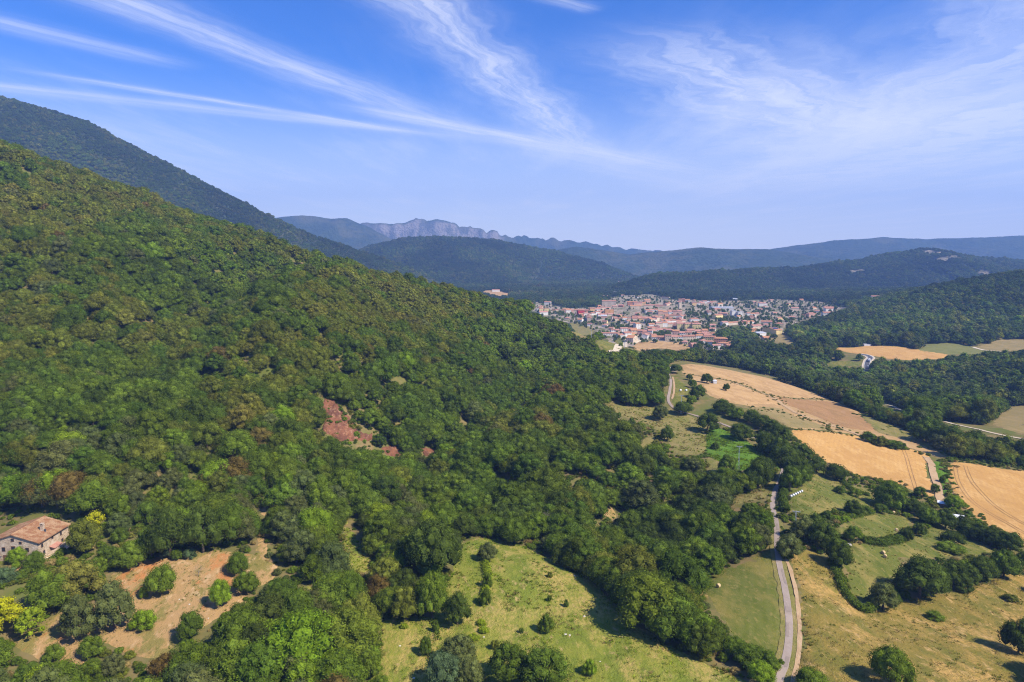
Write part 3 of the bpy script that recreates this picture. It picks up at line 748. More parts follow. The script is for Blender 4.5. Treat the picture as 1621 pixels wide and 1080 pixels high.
# wheel tracks in the corn
def tram(field, pts, mat='stubble_brown'):
    c = [spot(*p) for p in pts]
    for off in (-.95, .95):
        o = ribbon('wheel_track', c, .34, mat, .26, .08, offset=off, parent=FIELDS[field], ncross=1)
tram('wheat_field', [(1430,712),(1436,728),(1442,750),(1452,782)])
tram('wheat_field_b', [(1512,740),(1518,765),(1540,795),(1600,832),(1650,860)])
tram('wheat_field_b', [(1528,738),(1540,765),(1580,805),(1650,845)])
# main road with its markings
road_c = [spot(*p) for p in [(1373,596),(1373,588),(1372,580),(1374,572),(1378,567),(1372,563),(1360,561)]]
ribbon('gravel_verge', road_c, 13.0, 'pale_gravel', .5, .4)
road = ribbon('road', road_c, 8.0, 'road_asphalt', .62, .05)
for off in (-3.5, 3.5):
    ribbon('edge_line', road_c, .35, 'white_paint', .70, 0, offset=off, parent=road, ncross=1)

# ------------------------------------------------------------------ tree shapes
ICO_V = np.array([(0,0,1),(.894,0,.447),(.276,.851,.447),(-.724,.526,.447),(-.724,-.526,.447),(.276,-.851,.447),(.724,.526,-.447),(-.276,.851,-.447),(-.894,0,-.447),(-.276,-.851,-.447),(.724,-.526,-.447),(0,0,-1)])
ICO_F = [(0,1,2),(0,2,3),(0,3,4),(0,4,5),(0,5,1),(1,6,2),(2,6,7),(2,7,3),(3,7,8),(3,8,4),(4,8,9),(4,9,5),(5,9,10),(5,10,1),(1,10,6),(6,11,7),(7,11,8),(8,11,9),(9,11,10),(10,11,6)]
def unit(v): return v / (np.linalg.norm(v, axis=-1, keepdims=True) + 1e-9)
def leaf_mesh(rng, P, N, size, aspect=0.75, jit=0.45):
    n = len(P)
    N = unit(N + rng.normal(0, jit, (n, 3)))
    T = unit(np.cross(N, rng.normal(0, 1, (n, 3)))); B = np.cross(N, T)
    s_ = (size * rng.uniform(.65, 1.35, n))[:, None]
    a = T * s_ * .5; b = B * s_ * .5 * aspect
    lift = N * s_ * .16
    v = np.stack([P - a, P - b + lift, P + a, P + b + lift], 1).reshape(-1, 3)
    f = np.arange(4 * n).reshape(n, 4)
    return v, f
def crown_shape(rng, style, H, dens, leaf):
    """a crown as many leaf sprays carried on overlapping boughs"""
    if style == 'oak':    rx, rz, cz, nl, lr = .46*H, .42*H, .52*H, 30, (.15, .23)
    elif style == 'holm': rx, rz, cz, nl, lr = .42*H, .45*H, .50*H, 44, (.10, .165)
    elif style == 'tall': rx, rz, cz, nl, lr = .30*H, .46*H, .54*H, 26, (.12, .18)
    elif style == 'scrub':rx, rz, cz, nl, lr = .60*H, .46*H, .46*H, 20, (.18, .28)
    elif style == 'plume':rx, rz, cz, nl, lr = .36*H, .48*H, .50*H, 22, (.08, .13)
    elif style == 'spire':rx, rz, cz, nl, lr = .13*H, .49*H, .50*H, 18, (.09, .12)
    C = []; R = []
    k = 0
    while len(C) < nl and k < 4000:
        k += 1
        d = unit(rng.normal(0, 1, 3)); d[2] = abs(d[2]) * 1.45 - .62 if style not in ('tall', 'spire') else d[2]
        rr = rng.uniform(.45, .92) ** .6
        c = np.array((d[0] * rx * rr, d[1] * rx * rr, d[2] * rz * rr))
        if style == 'plume': c *= (1 - .45 * max(0, c[2] / rz)); c[2] *= 1.0
        if style == 'spire': c[:2] *= (1 - .8 * max(0, c[2] / rz))
        c[2] += cz
        r = rng.uniform(*lr) * H
        if any(np.linalg.norm(c - c2) < .55 * (r + r2) for c2, r2 in zip(C, R)) and rng.random() < .85: continue
        C.append(c); R.append(r)
    C = np.array(C); R = np.array(R)
    Ps, Ns = [], []
    for c, r in zip(C, R):
        n = int(dens * (r / leaf) ** 2)
        d = unit(rng.normal(0, 1, (n, 3)))
        d = d[d[:, 2] > -.55]
        lump = 1 + .24 * np.sin(d[:, 0] * 6.3 + c[0] * 3) * np.sin(d[:, 1] * 6.9 + c[1] * 3) * np.cos(d[:, 2] * 5 + c[2]) + rng.normal(0, .06, len(d))
        sq = np.array((1, 1, .86 if style in ('oak', 'holm', 'scrub') else 1.15))
        p = c + d * (r * lump)[:, None] * sq
        ins = np.zeros(len(p), bool)
        for c2, r2 in zip(C, R):
            if c2 is c: continue
            ins |= np.linalg.norm((p - c2) / sq, axis=1) < .80 * r2
        p = p[~ins]; d = d[~ins]
        Ps.append(p); Ns.append(d + np.array((0, 0, .25)))
    P_, N_ = np.concatenate(Ps), np.concatenate(Ns)
    v, f = leaf_mesh(rng, P_, N_, leaf)
    fl = [tuple(q) for q in f]; vl = list(map(tuple, v))
    for c, r in zip(C, R):                         # the shaded inside of each bough
        b = len(vl); vl += [tuple(c + q * r * .80 * rng.uniform(.85, 1.05)) for q in ICO_V]; fl += [tuple(i + b for i in q) for q in ICO_F]
    return vl, fl, C, R
def trunk_shape(rng, H, C, R, style):
    mb = MB(); r0 = {'scrub': .016, 'plume': .012, 'tall': .022, 'spire': .02}.get(style, .028) * H
    top = .55 * H
    pts = [(0, 0, -.08 * H), (rng.normal(0, .01) * H, rng.normal(0, .01) * H, .2 * H), (rng.normal(0, .02) * H, rng.normal(0, .02) * H, top)]
    mb.tube(pts, [r0 * 1.4, r0, r0 * .4], 6)
    for i in rng.permutation(len(C))[:5]:
        z0 = rng.uniform(.22, .45) * H
        mb.tube([(0, 0, z0), tuple(np.array((0, 0, z0)) * .4 + C[i] * .6 - np.array((0, 0, .03 * H))), tuple(C[i])], [r0 * .55, r0 * .35, r0 * .15], 5)
    return mb
PROTO = {}   # style -> list of (crown mesh, trunk mesh, joined object, crown diameter)
HP = 10.0
def make_protos(style, count, dens, leaf, tag, seed):
    L = []
    for i in range(count):
        rng = np.random.default_rng(seed + i)
        v, f, C, R = crown_shape(rng, style, HP, dens, leaf)
        cm = bpy.data.meshes.new(f"{style}_crown"); cm.from_pydata(v, [], f); cm.materials.append(MATS['foliage'])
        tb = trunk_shape(rng, HP, C, R, style); tm = tb.mesh(f"{style}_trunk", MATS['bark'])
        jm = bpy.data.meshes.new(f"{style}_tree")
        nb = len(v)
        jm.from_pydata(v + tb.v, [], f + [tuple(i_ + nb for i_ in q) for q in tb.f])
        jm.materials.append(MATS['foliage']); jm.materials.append(MATS['bark'])
        jm.polygons.foreach_set('material_index', np.r_[np.zeros(len(f), np.int32), np.ones(len(tb.f), np.int32)])
        va = np.array(v); diam = 2 * np.percentile(np.hypot(va[:, 0], va[:, 1]), 94)
        jo = bpy.data.objects.new(f"{tag}_{style}_{i:02d}", jm)
        L.append((cm, tm, jo, diam))
    PROTO[(tag, style)] = L
make_protos('oak', 6, 8.5, .31, 'near', 100); make_protos('holm', 5, 8.5, .28, 'near', 200); make_protos('tall', 3, 8.5, .30, 'near', 300)
make_protos('scrub', 4, 8.5, .42, 'near', 400); make_protos('plume', 2, 7.0, .50, 'near', 500)
make_protos('oak', 4, 6.0, .62, 'far', 600); make_protos('holm', 4, 6.0, .58, 'far', 700); make_protos('tall', 3, 6.0, .6, 'far', 800); make_protos('spire', 2, 6.0, .6, 'far', 850)

# tints (leaf colour of each kind of tree)
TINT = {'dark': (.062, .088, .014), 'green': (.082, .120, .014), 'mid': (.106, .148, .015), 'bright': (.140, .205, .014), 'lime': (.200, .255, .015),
        'olive': (.124, .138, .019), 'khaki': (.150, .150, .026), 'grey': (.100, .116, .032), 'brown': (.135, .096, .024), 'rust': (.140, .082, .026),
        'yellow': (.36, .35, .012), 'teal': (.085, .125, .050), 'straw': (.26, .195, .07)}
COLW = {'dark': 'dark green', 'green': 'deep green', 'mid': 'mid green', 'bright': 'bright green', 'lime': 'lime green', 'olive': 'olive green', 'khaki': 'khaki',
        'grey': 'grey green', 'brown': 'brownish', 'rust': 'rust brown', 'yellow': 'yellow', 'teal': 'blue green', 'straw': 'straw coloured'}

# ------------------------------------------------------------------ where the wild trees stand
def visible(x, y, ztop, slack=4.0):
    n = len(x); ok = np.ones(n, bool)
    ts = np.linspace(.10, .975, 36)
    for t_ in ts:
        ok &= (CZ + (ztop - CZ) * t_) > ground(x * t_, y * t_) - slack
    return ok
def scatter(y0, y1, sp_fn, seed, xlim):
    """jittered rows whose spacing grows with distance"""
    rng = np.random.default_rng(seed); out_ = []
    y = y0
    while y < y1:
        sp = sp_fn(y)
        xw = xlim(y)
        xs = np.arange(-xw, xw, sp) + rng.uniform(0, sp)
        n = len(xs)
        out_.append(np.c_[xs + rng.uniform(-.42, .42, n) * sp, y + rng.uniform(-.42, .42, n) * sp])
        y += sp * .87
    return np.concatenate(out_)
cand = np.concatenate([
    scatter(125, 1000, lambda y: 7.9, 1, lambda y: .80 * y + 60),
    scatter(1000, 1900, lambda y: 10.5, 2, lambda y: .80 * y + 60),
    scatter(1900, 3300, lambda y: 11.5, 3, lambda y: .80 * y),
    scatter(3300, 4700, lambda y: 13.5, 4, lambda y: .80 * y)])
cx_, cy_ = cand[:, 0], cand[:, 1]
cz_ = ground(cx_, cy_)
rs = np.random.default_rng(21)
h_ = rs.uniform(8.0, 14.2, len(cx_)) * np.where(cy_ < 420, 1.06, 1.0)
big = rs.random(len(cx_)) < .14; h_[big] *= 1.32
sml = rs.random(len(cx_)) < .28; h_[sml] *= .68
vcl = fbm(cx_ / 35, cy_ / 35, 3, 60)
h_ *= .82 + .36 * vcl
h_ *= np.where(cy_ > 3300, 1.15, 1.0)
h_ *= np.where((cz_ < CZ - 105 * S) & (cy_ > 450) & (cy_ < 1500), 1.22, 1.0)
bpx, bpy_, dep = to_pix(cx_, cy_, cz_)
mpx, mpy, _ = to_pix(cx_, cy_, cz_ + .55 * h_)
tpx_, tpy_, _ = to_pix(cx_, cy_, cz_ + .88 * h_)
rp = .46 * h_ * F / dep
keep = (bpx > -85) & (bpx < 1705) & (tpy_ < 1130) & (bpy_ > 0)
keep &= ~lookup(NOROOT, bpx, bpy_)
nearmask = cy_ < 900
OT = OPEN & ~TOWN
hitc = np.zeros(len(cx_))
for fz_, wf in ((.18, .6), (.40, 1.0), (.62, 1.0), (.88, .55)):
    qy = bpy_ + (tpy_ - bpy_) * (fz_ / .88)
    for fx_ in (-1, -.66, -.33, 0, .33, .66, 1):
        hitc += lookup(OT, mpx + fx_ * wf * rp, qy)
keep &= ~((hitc >= 3) & (cy_ < 1500))
for (qx, qy) in ((mpx, mpy), (tpx_, tpy_)):
    keep &= ~(lookup(TOWN, qx, qy) & (rs.random(len(cx_)) < .95))
    keep &= ~lookup(LANEM, qx, qy)
# thinner woods and glades
glade = fbm(cx_ / 60, cy_ / 60, 4, 70)
near_left = (cy_ < 330) & (bpx < 720)
keep &= ~((glade > .68) & (cy_ < 1000) & (cy_ > 330) & (rs.random(len(cx_)) < .6))
# rock outcrops on the hills beyond the town
covz = fbm(cx_ / 160, cy_ / 95, 4, 77)
keep &= ~((cy_ > 2600) & (bpx > 1080) & (covz > .658) & (cz_ > CZ - 105))
sel = np.where(keep)[0]
sel = sel[visible(cx_[sel], cy_[sel], cz_[sel] + h_[sel])]
WX, WY, WZ, WH = cx_[sel], cy_[sel], cz_[sel], h_[sel]
WPX, WPY = bpx[sel], bpy_[sel]
n = len(sel)
# which kind and colour grows where
pat = fbm(WX / 110, WY / 110, 3, 80); pat2 = fbm(WX / 38, WY / 38, 3, 81); r_ = rs.random(n)
dry = np.clip((pat - .42) / .2, 0, 1)
def blob(cx, cy, rx, ry): return np.exp(-(((WPX - cx) / rx) ** 2 + ((WPY - cy) / ry) ** 2))
dry = dry * .5 + .65 * blob(600, 520, 260, 110) + .45 * blob(120, 330, 260, 90) + .45 * blob(330, 560, 150, 60) + .3 * blob(420, 640, 140, 50) - .55 * blob(180, 660, 190, 90) - .6 * blob(250, 430, 120, 50) - .25 * blob(640, 790, 180, 60) - .1 * blob(900, 820, 120, 70) - .35 * blob(850, 560, 120, 60)
dry = np.clip(dry, 0, 1)
right = WPX > 1000 + np.clip((WPY - 560) * .6, -100, 200)
kinds = np.empty(n, object); styles = np.empty(n, object)
p_ = dry * .72 + (pat2 - .5) * .7 + (r_ - .5) * .42
kinds[:] = 'green'
kinds[p_ < .10] = 'mid'; kinds[p_ < -.12] = 'dark'
kinds[p_ > .40] = 'olive'; kinds[p_ > .68] = 'khaki'
r2 = rs.random(n)
kinds[(r2 < .012) & (p_ > .3)] = 'brown'; kinds[(r2 > .97)] = 'grey'; kinds[(r2 > .965) & (r2 <= .97)] = 'bright'
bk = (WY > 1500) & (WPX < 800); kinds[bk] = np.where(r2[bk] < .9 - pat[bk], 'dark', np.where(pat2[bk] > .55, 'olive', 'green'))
rw = right & (WY > 450)
kinds[rw] = np.where(r2[rw] < .95 - pat[rw] * 1.1, 'dark', np.where(r2[rw] < .75, 'green', np.where(pat2[rw] < .5, 'grey', 'olive')))
lowl = (WY < 330) & (WPX < 720)
kk = rs.random(n)
kinds[lowl & (kk < .30)] = 'grey'; kinds[lowl & (kk > .92)] = 'bright'; kinds[lowl & (kk > .98)] = 'lime'; kinds[lowl & (kk > .7) & (kk <= .92)] = 'mid'; kinds[lowl & (kk > .30) & (kk < .325)] = 'brown'
styles[:] = 'oak'
r3 = rs.random(n)
styles[r3 < .5] = 'holm'
styles[(kinds == 'grey') | (kinds == 'khaki') | (kinds == 'brown')] = 'holm'
river = rw & (WZ < CZ - 110 * S)
styles[river & (r3 < .4)] = 'tall'
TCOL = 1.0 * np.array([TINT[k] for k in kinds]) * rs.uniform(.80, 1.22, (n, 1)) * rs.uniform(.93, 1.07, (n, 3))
TCOL *= np.where(WY > 900, .70 + .75 * np.clip((fbm(WX / 230, WY / 230, 4, 88) - .3) / .4, 0, 1), 1.0)[:, None]
far_mute = np.clip((WY - 1500) / 1500, 0, 1)[:, None]
TCOL = TCOL * (1 - .25 * far_mute)
print("wild trees", n)

# ------------------------------------------------------------------ trees placed one by one: middle, top, bottom, width (survey points), leaf, shape
FIELD_TREES = [
 (1411,1020,1085,63,'mid','oak'),(1612,978,1034,50,'dark','oak'),(1455,879,946,74,'dark','oak'),(1508,883,930,45,'dark','oak'),(1554,879,918,46,'dark','oak'),(1589,869,914,44,'green','oak'),
 (1482,890,940,40,'dark','oak'),(1530,890,926,36,'dark','holm'),(1397,918,965,46,'grey','holm'),(1248,842,884,39,'grey','holm'),(1302,823,869,46,'dark','oak'),(1325,851,899,42,'dark','oak'),(1272,816,855,39,'grey','oak'),(1290,812,848,34,'dark','oak'),
 (1351,791,816,28,'dark','oak'),(1350,832,857,31,'green','oak'),(1394,797,812,21,'green','oak'),(1408,760,806,53,'green','oak'),(1456,769,788,19,'green','oak'),(1455,791,816,32,'dark','oak'),(1473,802,832,39,'green','oak'),(1497,805,837,30,'dark','oak'),
 (1440,788,812,28,'dark','holm'),(1510,783,805,30,'bright','oak'),(1325,732,760,35,'dark','oak'),(1262,721,765,46,'dark','oak'),(1241,700,741,46,'dark','oak'),(1268,702,732,40,'dark','oak'),(1292,721,748,28,'dark','oak'),(1216,690,721,34,'dark','oak'),
 (1200,722,770,42,'dark','oak'),(1533,823,850,35,'dark','oak'),(1551,828,856,34,'dark','oak'),(1570,834,864,35,'dark','oak'),(1599,841,874,39,'dark','oak'),(1584,838,868,32,'green','holm'),(1619,872,902,24,'dark','oak'),
 (1205,1046,1082,42,'bright','oak'),(1188,1020,1054,53,'green','oak'),(1216,1028,1057,28,'green','oak'),(1286,1055,1090,50,'mid','oak'),(1160,1005,1036,40,'green','oak'),
 (1119,591,607,18,'dark','oak'),(1150,607,619,12,'dark','oak'),(1091,592,602,11,'dark','oak'),(1105,609,632,27,'dark','oak'),(1070,575,591,20,'dark','oak'),(1096,600,614,14,'green','oak'),
 (1045,639,665,25,'grey','holm'),(1056,674,698,21,'dark','oak'),(1083,634,656,32,'dark','oak'),(1120,651,685,35,'dark','oak'),(1145,632,654,37,'dark','oak'),(1172,669,697,35,'dark','oak'),(1206,656,678,32,'dark','oak'),(1234,671,700,32,'dark','oak'),
 (1211,682,716,30,'dark','oak'),(1234,692,730,37,'dark','oak'),(1190,648,670,30,'dark','oak'),(1165,645,664,28,'green','oak'),(1222,662,690,30,'dark','holm'),(1206,721,755,37,'dark','oak'),(1194,738,774,30,'dark','oak'),
 (1096,722,752,32,'grey','holm'),(1150,718,750,27,'green','oak'),(1150,750,789,42,'dark','oak'),(1128,745,778,34,'dark','oak'),(1250,735,778,34,'green','oak'),(1268,735,770,30,'green','oak'),
 (255,893,942,46,'mid','oak'),(205,860,900,48,'mid','oak'),(228,927,948,13,'bright','scrub'),(349,914,960,32,'bright','oak'),(389,903,940,40,'mid','oak'),(377,873,908,34,'green','oak'),(303,966,1013,44,'green','oak'),
 (182,917,997,57,'grey','holm'),(127,937,1010,57,'grey','holm'),(145,1005,1039,37,'mid','oak'),(135,887,937,50,'green','oak'),(80,900,967,70,'mid','oak'),(135,820,877,48,'olive','oak'),
 (28,866,893,30,'bright','oak'),(55,873,900,33,'green','oak'),(10,897,922,34,'teal','scrub'),(270,800,885,72,'dark','oak'),(322,795,876,60,'dark','oak'),(365,790,862,58,'green','oak'),(240,830,884,46,'green','oak'),
 (724,933,990,43,'dark','holm'),(772,857,888,31,'grey','holm'),(687,816,912,85,'dark','oak'),(674,1005,1037,20,'green','oak'),(726,1002,1052,55,'grey','holm'),(702,1031,1085,55,'teal','oak'),(744,1038,1085,45,'grey','holm'),
 (807,1012,1078,63,'green','holm'),(863,1024,1088,74,'green','oak'),(643,922,982,48,'olive','holm'),(685,901,982,48,'mid','oak'),(570,935,1012,66,'olive','holm'),(533,1000,1052,62,'lime','oak'),(552,912,950,36,'rust','holm'),
 (72,748,802,58,'brown','oak'),(116,742,800,62,'brown','oak'),(152,752,802,46,'olive','oak'),(345,728,770,55,'bright','oak'),(500,800,860,60,'bright','oak'),(430,985,1050,90,'bright','oak'),(380,1010,1080,90,'mid','oak'),(470,930,1000,70,'green','oak'),(610,880,930,50,'olive','holm'),
 (1060,940,1010,90,'green','oak'),(1010,900,968,80,'dark','oak'),(1095,960,1018,70,'dark','oak'),(960,880,930,60,'green','oak')]
SHRUBS = [
 (227,965,995,40,'bright'),(865,970,1001,27,'mid'),(933,1042,1068,27,'bright'),(783,1012,1028,15,'olive'),(769,930,958,20,'mid'),(772,905,930,16,'mid'),(1508,841,861,36,'dark'),(1505,858,874,42,'mid'),(1525,914,935,32,'dark'),
 (1455,827,848,24,'dark'),(1434,835,856,22,'dark'),(1308,807,823,18,'green'),(1370,800,814,18,'green'),(640,985,996,12,'lime'),(690,980,1002,10,'mid'),(762,980,990,16,'lime'),(766,992,1002,18,'lime'),(750,1003,1013,20,'lime'),(825,993,1003,8,'green'),
 (870,942,953,8,'green'),(896,948,962,8,'green'),(85,1020,1046,32,'mid'),(1120,976,992,14,'mid'),(1480,968,982,28,'mid'),(1600,940,952,24,'olive'),(1132,700,712,14,'dark'),(1095,625,640,16,'mid'),(1100,862,880,22,'mid'),
 (172,862,890,34,'green'),(158,880,905,30,'mid'),(112,905,925,24,'bright'),(190,835,858,28,'green'),(1180,812,830,26,'mid'),(1480,765,780,14,'green'),(1492,752,764,10,'green'),(1395,690,706,26,'olive'),(1415,696,710,26,'green'),(1375,683,699,24,'green'),
 (262,866,884,20,'teal'),(300,868,884,22,'teal'),(280,868,886,20,'green'),(1330,768,782,20,'green'),(1352,772,786,22,'mid'),(870,905,915,10,'olive'),(1000,660,676,14,'mid'),(978,652,664,12,'green'),(1010,676,690,14,'olive'),(590,905,925,24,'olive')]
LM = {}
def landmark(name, px, py): LM[name] = spot(px, py)
for nm, px, py in [('stone farmhouse',60,885),('big red earth scar',545,690),('fern bank',1160,712),('power pole beside the lane',1258,850),('power pole above the ferns',1168,745),
                   ('row of wrapped bales',1260,786),('lone bale in the mown meadow',1137,930),('pair of hay bales',1399,880),('lane at the bottom edge',1242,1060),
                   ('brown-roofed barn',1040,582),('orange earth trail',418,840),('white-roofed field shed',1500,812),('top of the long meadow',745,862),('foot of the long meadow',900,1070),
                   ('bare orchard clearing',320,905),('upper end of the lane',1060,600),('bottom left corner',40,1070),('wheat field corner',1480,790),('narrow green glade',560,860),
                   ('small red bank by the wood',960,815)]:
    landmark(nm, px, py)
ORD = ['nearest', 'second nearest', 'third nearest', 'fourth nearest', 'fifth nearest', 'sixth nearest', 'seventh nearest', 'eighth nearest', 'ninth nearest', 'tenth nearest',
       'eleventh nearest', 'twelfth nearest', 'thirteenth nearest', 'fourteenth nearest', 'fifteenth nearest']
ORD += [f'{k}{"th" if 10 <= k % 100 <= 20 else {1:"st",2:"nd",3:"rd"}.get(k % 10,"th")} nearest' for k in range(16, 90)]
def rank_labels(items, marks):
    """items: [obj, description, xy]; singles each one out by its rank from the nearest landmark"""
    names = list(marks); pts = np.array([marks[k] for k in names]); buckets = {}
    for ob, desc, xy in items:
        d = np.hypot(*(pts - np.asarray(xy)).T); k = int(np.argmin(d))
        buckets.setdefault((desc, names[k]), []).append((d[k], ob))
    for (desc, nm), L in buckets.items():
        L.sort(key=lambda q: q[0])
        for i, (_, ob) in enumerate(L):
            ob['label'] = f"{desc}, standing by the {nm}" if len(L) == 1 else f"{desc}, {ORD[i]} to the {nm}"
tree_items, shrub_items = [], []
KINDN = {'oak': 'oak_tree', 'holm': 'holm_oak', 'tall': 'poplar_tree', 'plume': 'bamboo_clump', 'scrub': 'shrub', 'spire': 'cypress_tree'}
KINDW = {'oak': 'oak tree', 'holm': 'holm oak', 'tall': 'poplar', 'plume': 'bamboo clump', 'scrub': 'shrub', 'spire': 'cypress'}
def plant(style, xy, z, sz, sxy, rz, tint, idx, name=None):
    cm, tm, jo, diam = PROTO[('near', style)][idx % len(PROTO[('near', style)])]
    e = empty(name or KINDN[style], (xy[0], xy[1], z), rz); e.scale = (sxy, sxy, sz)
    c = share('crown' if style not in ('scrub',) else 'foliage', cm, e); c['tint'] = [float(q) for q in tint]
    share('trunk' if style not in ('scrub', 'plume') else 'stems', tm, e)
    return e
# three sizes for the labels
def size_word(h): return 'small ' if h < 7 else ('tall ' if h > 13 else '')
ri = random.Random(5)
n_placed = 0
for k, (cx, yt, yb, wd, tn, st) in enumerate(FIELD_TREES):
    xy = spot(cx, yb); z = float(ground(*xy)); d = to_pix(xy[0], xy[1], z)[2]
    H = (yb - yt) * d / F / .95; Wd = wd * d / F
    idx = ri.randrange(10); diam = PROTO[('near', st)][idx % len(PROTO[('near', st)])][3]
    tint = np.array(TINT[tn]) * ri.uniform(1.0, 1.28)
    e = plant(st, xy, z - .05, H / HP, Wd / diam * 1.06, ri.uniform(0, 6.28), tint, idx)
    prop(e, cat='tree' if st != 'scrub' else 'shrub', group='trees of the farmland and near woods' if st != 'scrub' else 'shrubs in the meadows')
    (tree_items if st != 'scrub' else shrub_items).append([e, f"{size_word(H)}{COLW[tn]} {KINDW[st]}", xy]); n_placed += 1
for k, (cx, yt, yb, wd, tn) in enumerate(SHRUBS):
    xy = spot(cx, yb); z = float(ground(*xy)); d = to_pix(xy[0], xy[1], z)[2]
    H = (yb - yt) * d / F; Wd = wd * d / F
    idx = ri.randrange(10); diam = PROTO[('near', 'scrub')][idx % 4][3]
    e = plant('scrub', xy, z - .05, H / HP * 1.05, Wd / diam * 1.06, ri.uniform(0, 6.28), np.array(TINT[tn]) * ri.uniform(.9, 1.15), idx)
    prop(e, cat='shrub', group='shrubs in the meadows'); shrub_items.append([e, f"{COLW[tn]} shrub", xy])
for (cx, yt, yb, wd) in [(152,800,848,30),(22,945,1003,46),(52,950,1008,44),(8,935,985,34)]:
    xy = spot(cx, yb); z = float(ground(*xy)); d = to_pix(xy[0], xy[1], z)[2]; H = (yb - yt) * d / F / .95
    idx = ri.randrange(4); diam = PROTO[('near', 'plume')][idx % 2][3]
    tn = 'yellow' if cx != 52 else 'lime'
    e = plant('plume', xy, z, H / HP, wd * d / F / diam * 1.1, ri.uniform(0, 6), TINT[tn], idx)
    prop(e, cat='bamboo', group='bamboo clumps by the farm'); tree_items.append([e, f"feathery {COLW[tn]} bamboo clump", xy])
# the wild trees that show largest stand as trees of their own; the rest is the forest
show = WH * F / np.hypot(WX, WY)
infr = (WPX > 5) & (WPX < 1616) & (WPY < 1120)
order = np.argsort(-(show * infr))
N_OWN = max(0, 296 - n_placed)
own = order[:N_OWN]; rest = np.setdiff1d(np.arange(n), own)
for k in own:
    st = styles[k]; idx = ri.randrange(10)
    s_ = WH[k] / HP; wide = ri.uniform(.95, 1.2)
    e = plant(st, (WX[k], WY[k]), WZ[k] - .1, s_, s_ * wide, ri.uniform(0, 6.28), TCOL[k], idx)
    prop(e, cat='tree', group='trees of the farmland and near woods')
    tree_items.append([e, f"{size_word(WH[k])}{COLW[kinds[k]]} {KINDW[st]}", (WX[k], WY[k])])
rank_labels(tree_items, LM); rank_labels(shrub_items, LM)

def instancer(name, pts, idx, scl, rot, tint, coll, label, kind='stuff'):
    me = bpy.data.meshes.new(name); me.vertices.add(len(pts)); me.vertices.foreach_set('co', np.asarray(pts, np.float32).ravel())
    a = me.attributes.new('proto', 'INT', 'POINT'); a.data.foreach_set('value', np.asarray(idx, np.int32))
    a = me.attributes.new('scl', 'FLOAT_VECTOR', 'POINT'); a.data.foreach_set('vector', np.asarray(scl, np.float32).ravel())
    a = me.attributes.new('rotz', 'FLOAT_VECTOR', 'POINT'); a.data.foreach_set('vector', np.asarray(rot, np.float32).ravel())
    a = me.attributes.new('tint', 'FLOAT_COLOR', 'POINT'); a.data.foreach_set('color', np.c_[tint, np.ones(len(tint))].astype(np.float32).ravel())
    o = bpy.data.objects.new(name, me); COL.objects.link(o)
    ng = bpy.data.node_groups.new(name, 'GeometryNodeTree')
    ng.interface.new_socket('Geometry', in_out='INPUT', socket_type='NodeSocketGeometry')
    ng.interface.new_socket('Geometry', in_out='OUTPUT', socket_type='NodeSocketGeometry')
    gi0 = ng.nodes.new('NodeGroupInput'); go = ng.nodes.new('NodeGroupOutput')
    ip = ng.nodes.new('GeometryNodeInstanceOnPoints'); ci = ng.nodes.new('GeometryNodeCollectionInfo')
    ci.inputs['Collection'].default_value = coll; ci.inputs['Separate Children'].default_value = True; ci.inputs['Reset Children'].default_value = True
    def attr(nm, ty):
        q = ng.nodes.new('GeometryNodeInputNamedAttribute'); q.data_type = ty; q.inputs['Name'].default_value = nm
        return [s for s in q.outputs if s.enabled and s.name == 'Attribute'][0]
    ip.inputs['Pick Instance'].default_value = True
    L = ng.links.new
    L(gi0.outputs[0], ip.inputs['Points']); L(ci.outputs[0], ip.inputs['Instance']); L(attr('proto', 'INT'), ip.inputs['Instance Index'])
    L(attr('rotz', 'FLOAT_VECTOR'), ip.inputs['Rotation']); L(attr('scl', 'FLOAT_VECTOR'), ip.inputs['Scale'])
    L(ip.outputs[0], go.inputs[0])
    md = o.modifiers.new('trees', 'NODES'); md.node_group = ng
    prop(o, label=label, kind=kind)
    return o
def proto_coll(tag):
    c = bpy.data.collections.new(f"{tag}_shapes"); lut = {}; objs = []
    for (tg, st), L in PROTO.items():
        if tg != tag: continue
        for q in L: objs.append((q[2].name, st, q[2]))
    objs.sort(key=lambda q: q[0])
    for i, (nm, st, ob) in enumerate(objs):
        c.objects.link(ob); lut.setdefault(st, []).append(i)
    return c, lut
NEARC, NLUT = proto_coll('near'); FARC, FLUT = proto_coll('far')
def forest(name, ids, coll, lut, label):
    rr = np.random.default_rng(len(ids))
    idx = np.array([lut[styles[k]][rr.integers(len(lut[styles[k]]))] for k in ids])
    s_ = WH[ids] / HP; wide = rr.uniform(.98, 1.25, len(ids))
    instancer(name, np.c_[WX[ids], WY[ids], WZ[ids] - .15], idx, np.c_[s_ * wide, s_ * wide, s_], np.c_[rr.normal(0, .05, len(ids)), rr.normal(0, .05, len(ids)), rr.uniform(0, 6.28, len(ids))], TCOL[ids], coll, label)
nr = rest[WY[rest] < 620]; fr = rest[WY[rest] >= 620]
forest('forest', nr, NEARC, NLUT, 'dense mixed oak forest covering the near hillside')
forest('forest', fr, FARC, FLUT, 'wooded slopes and river woods around the distant town')

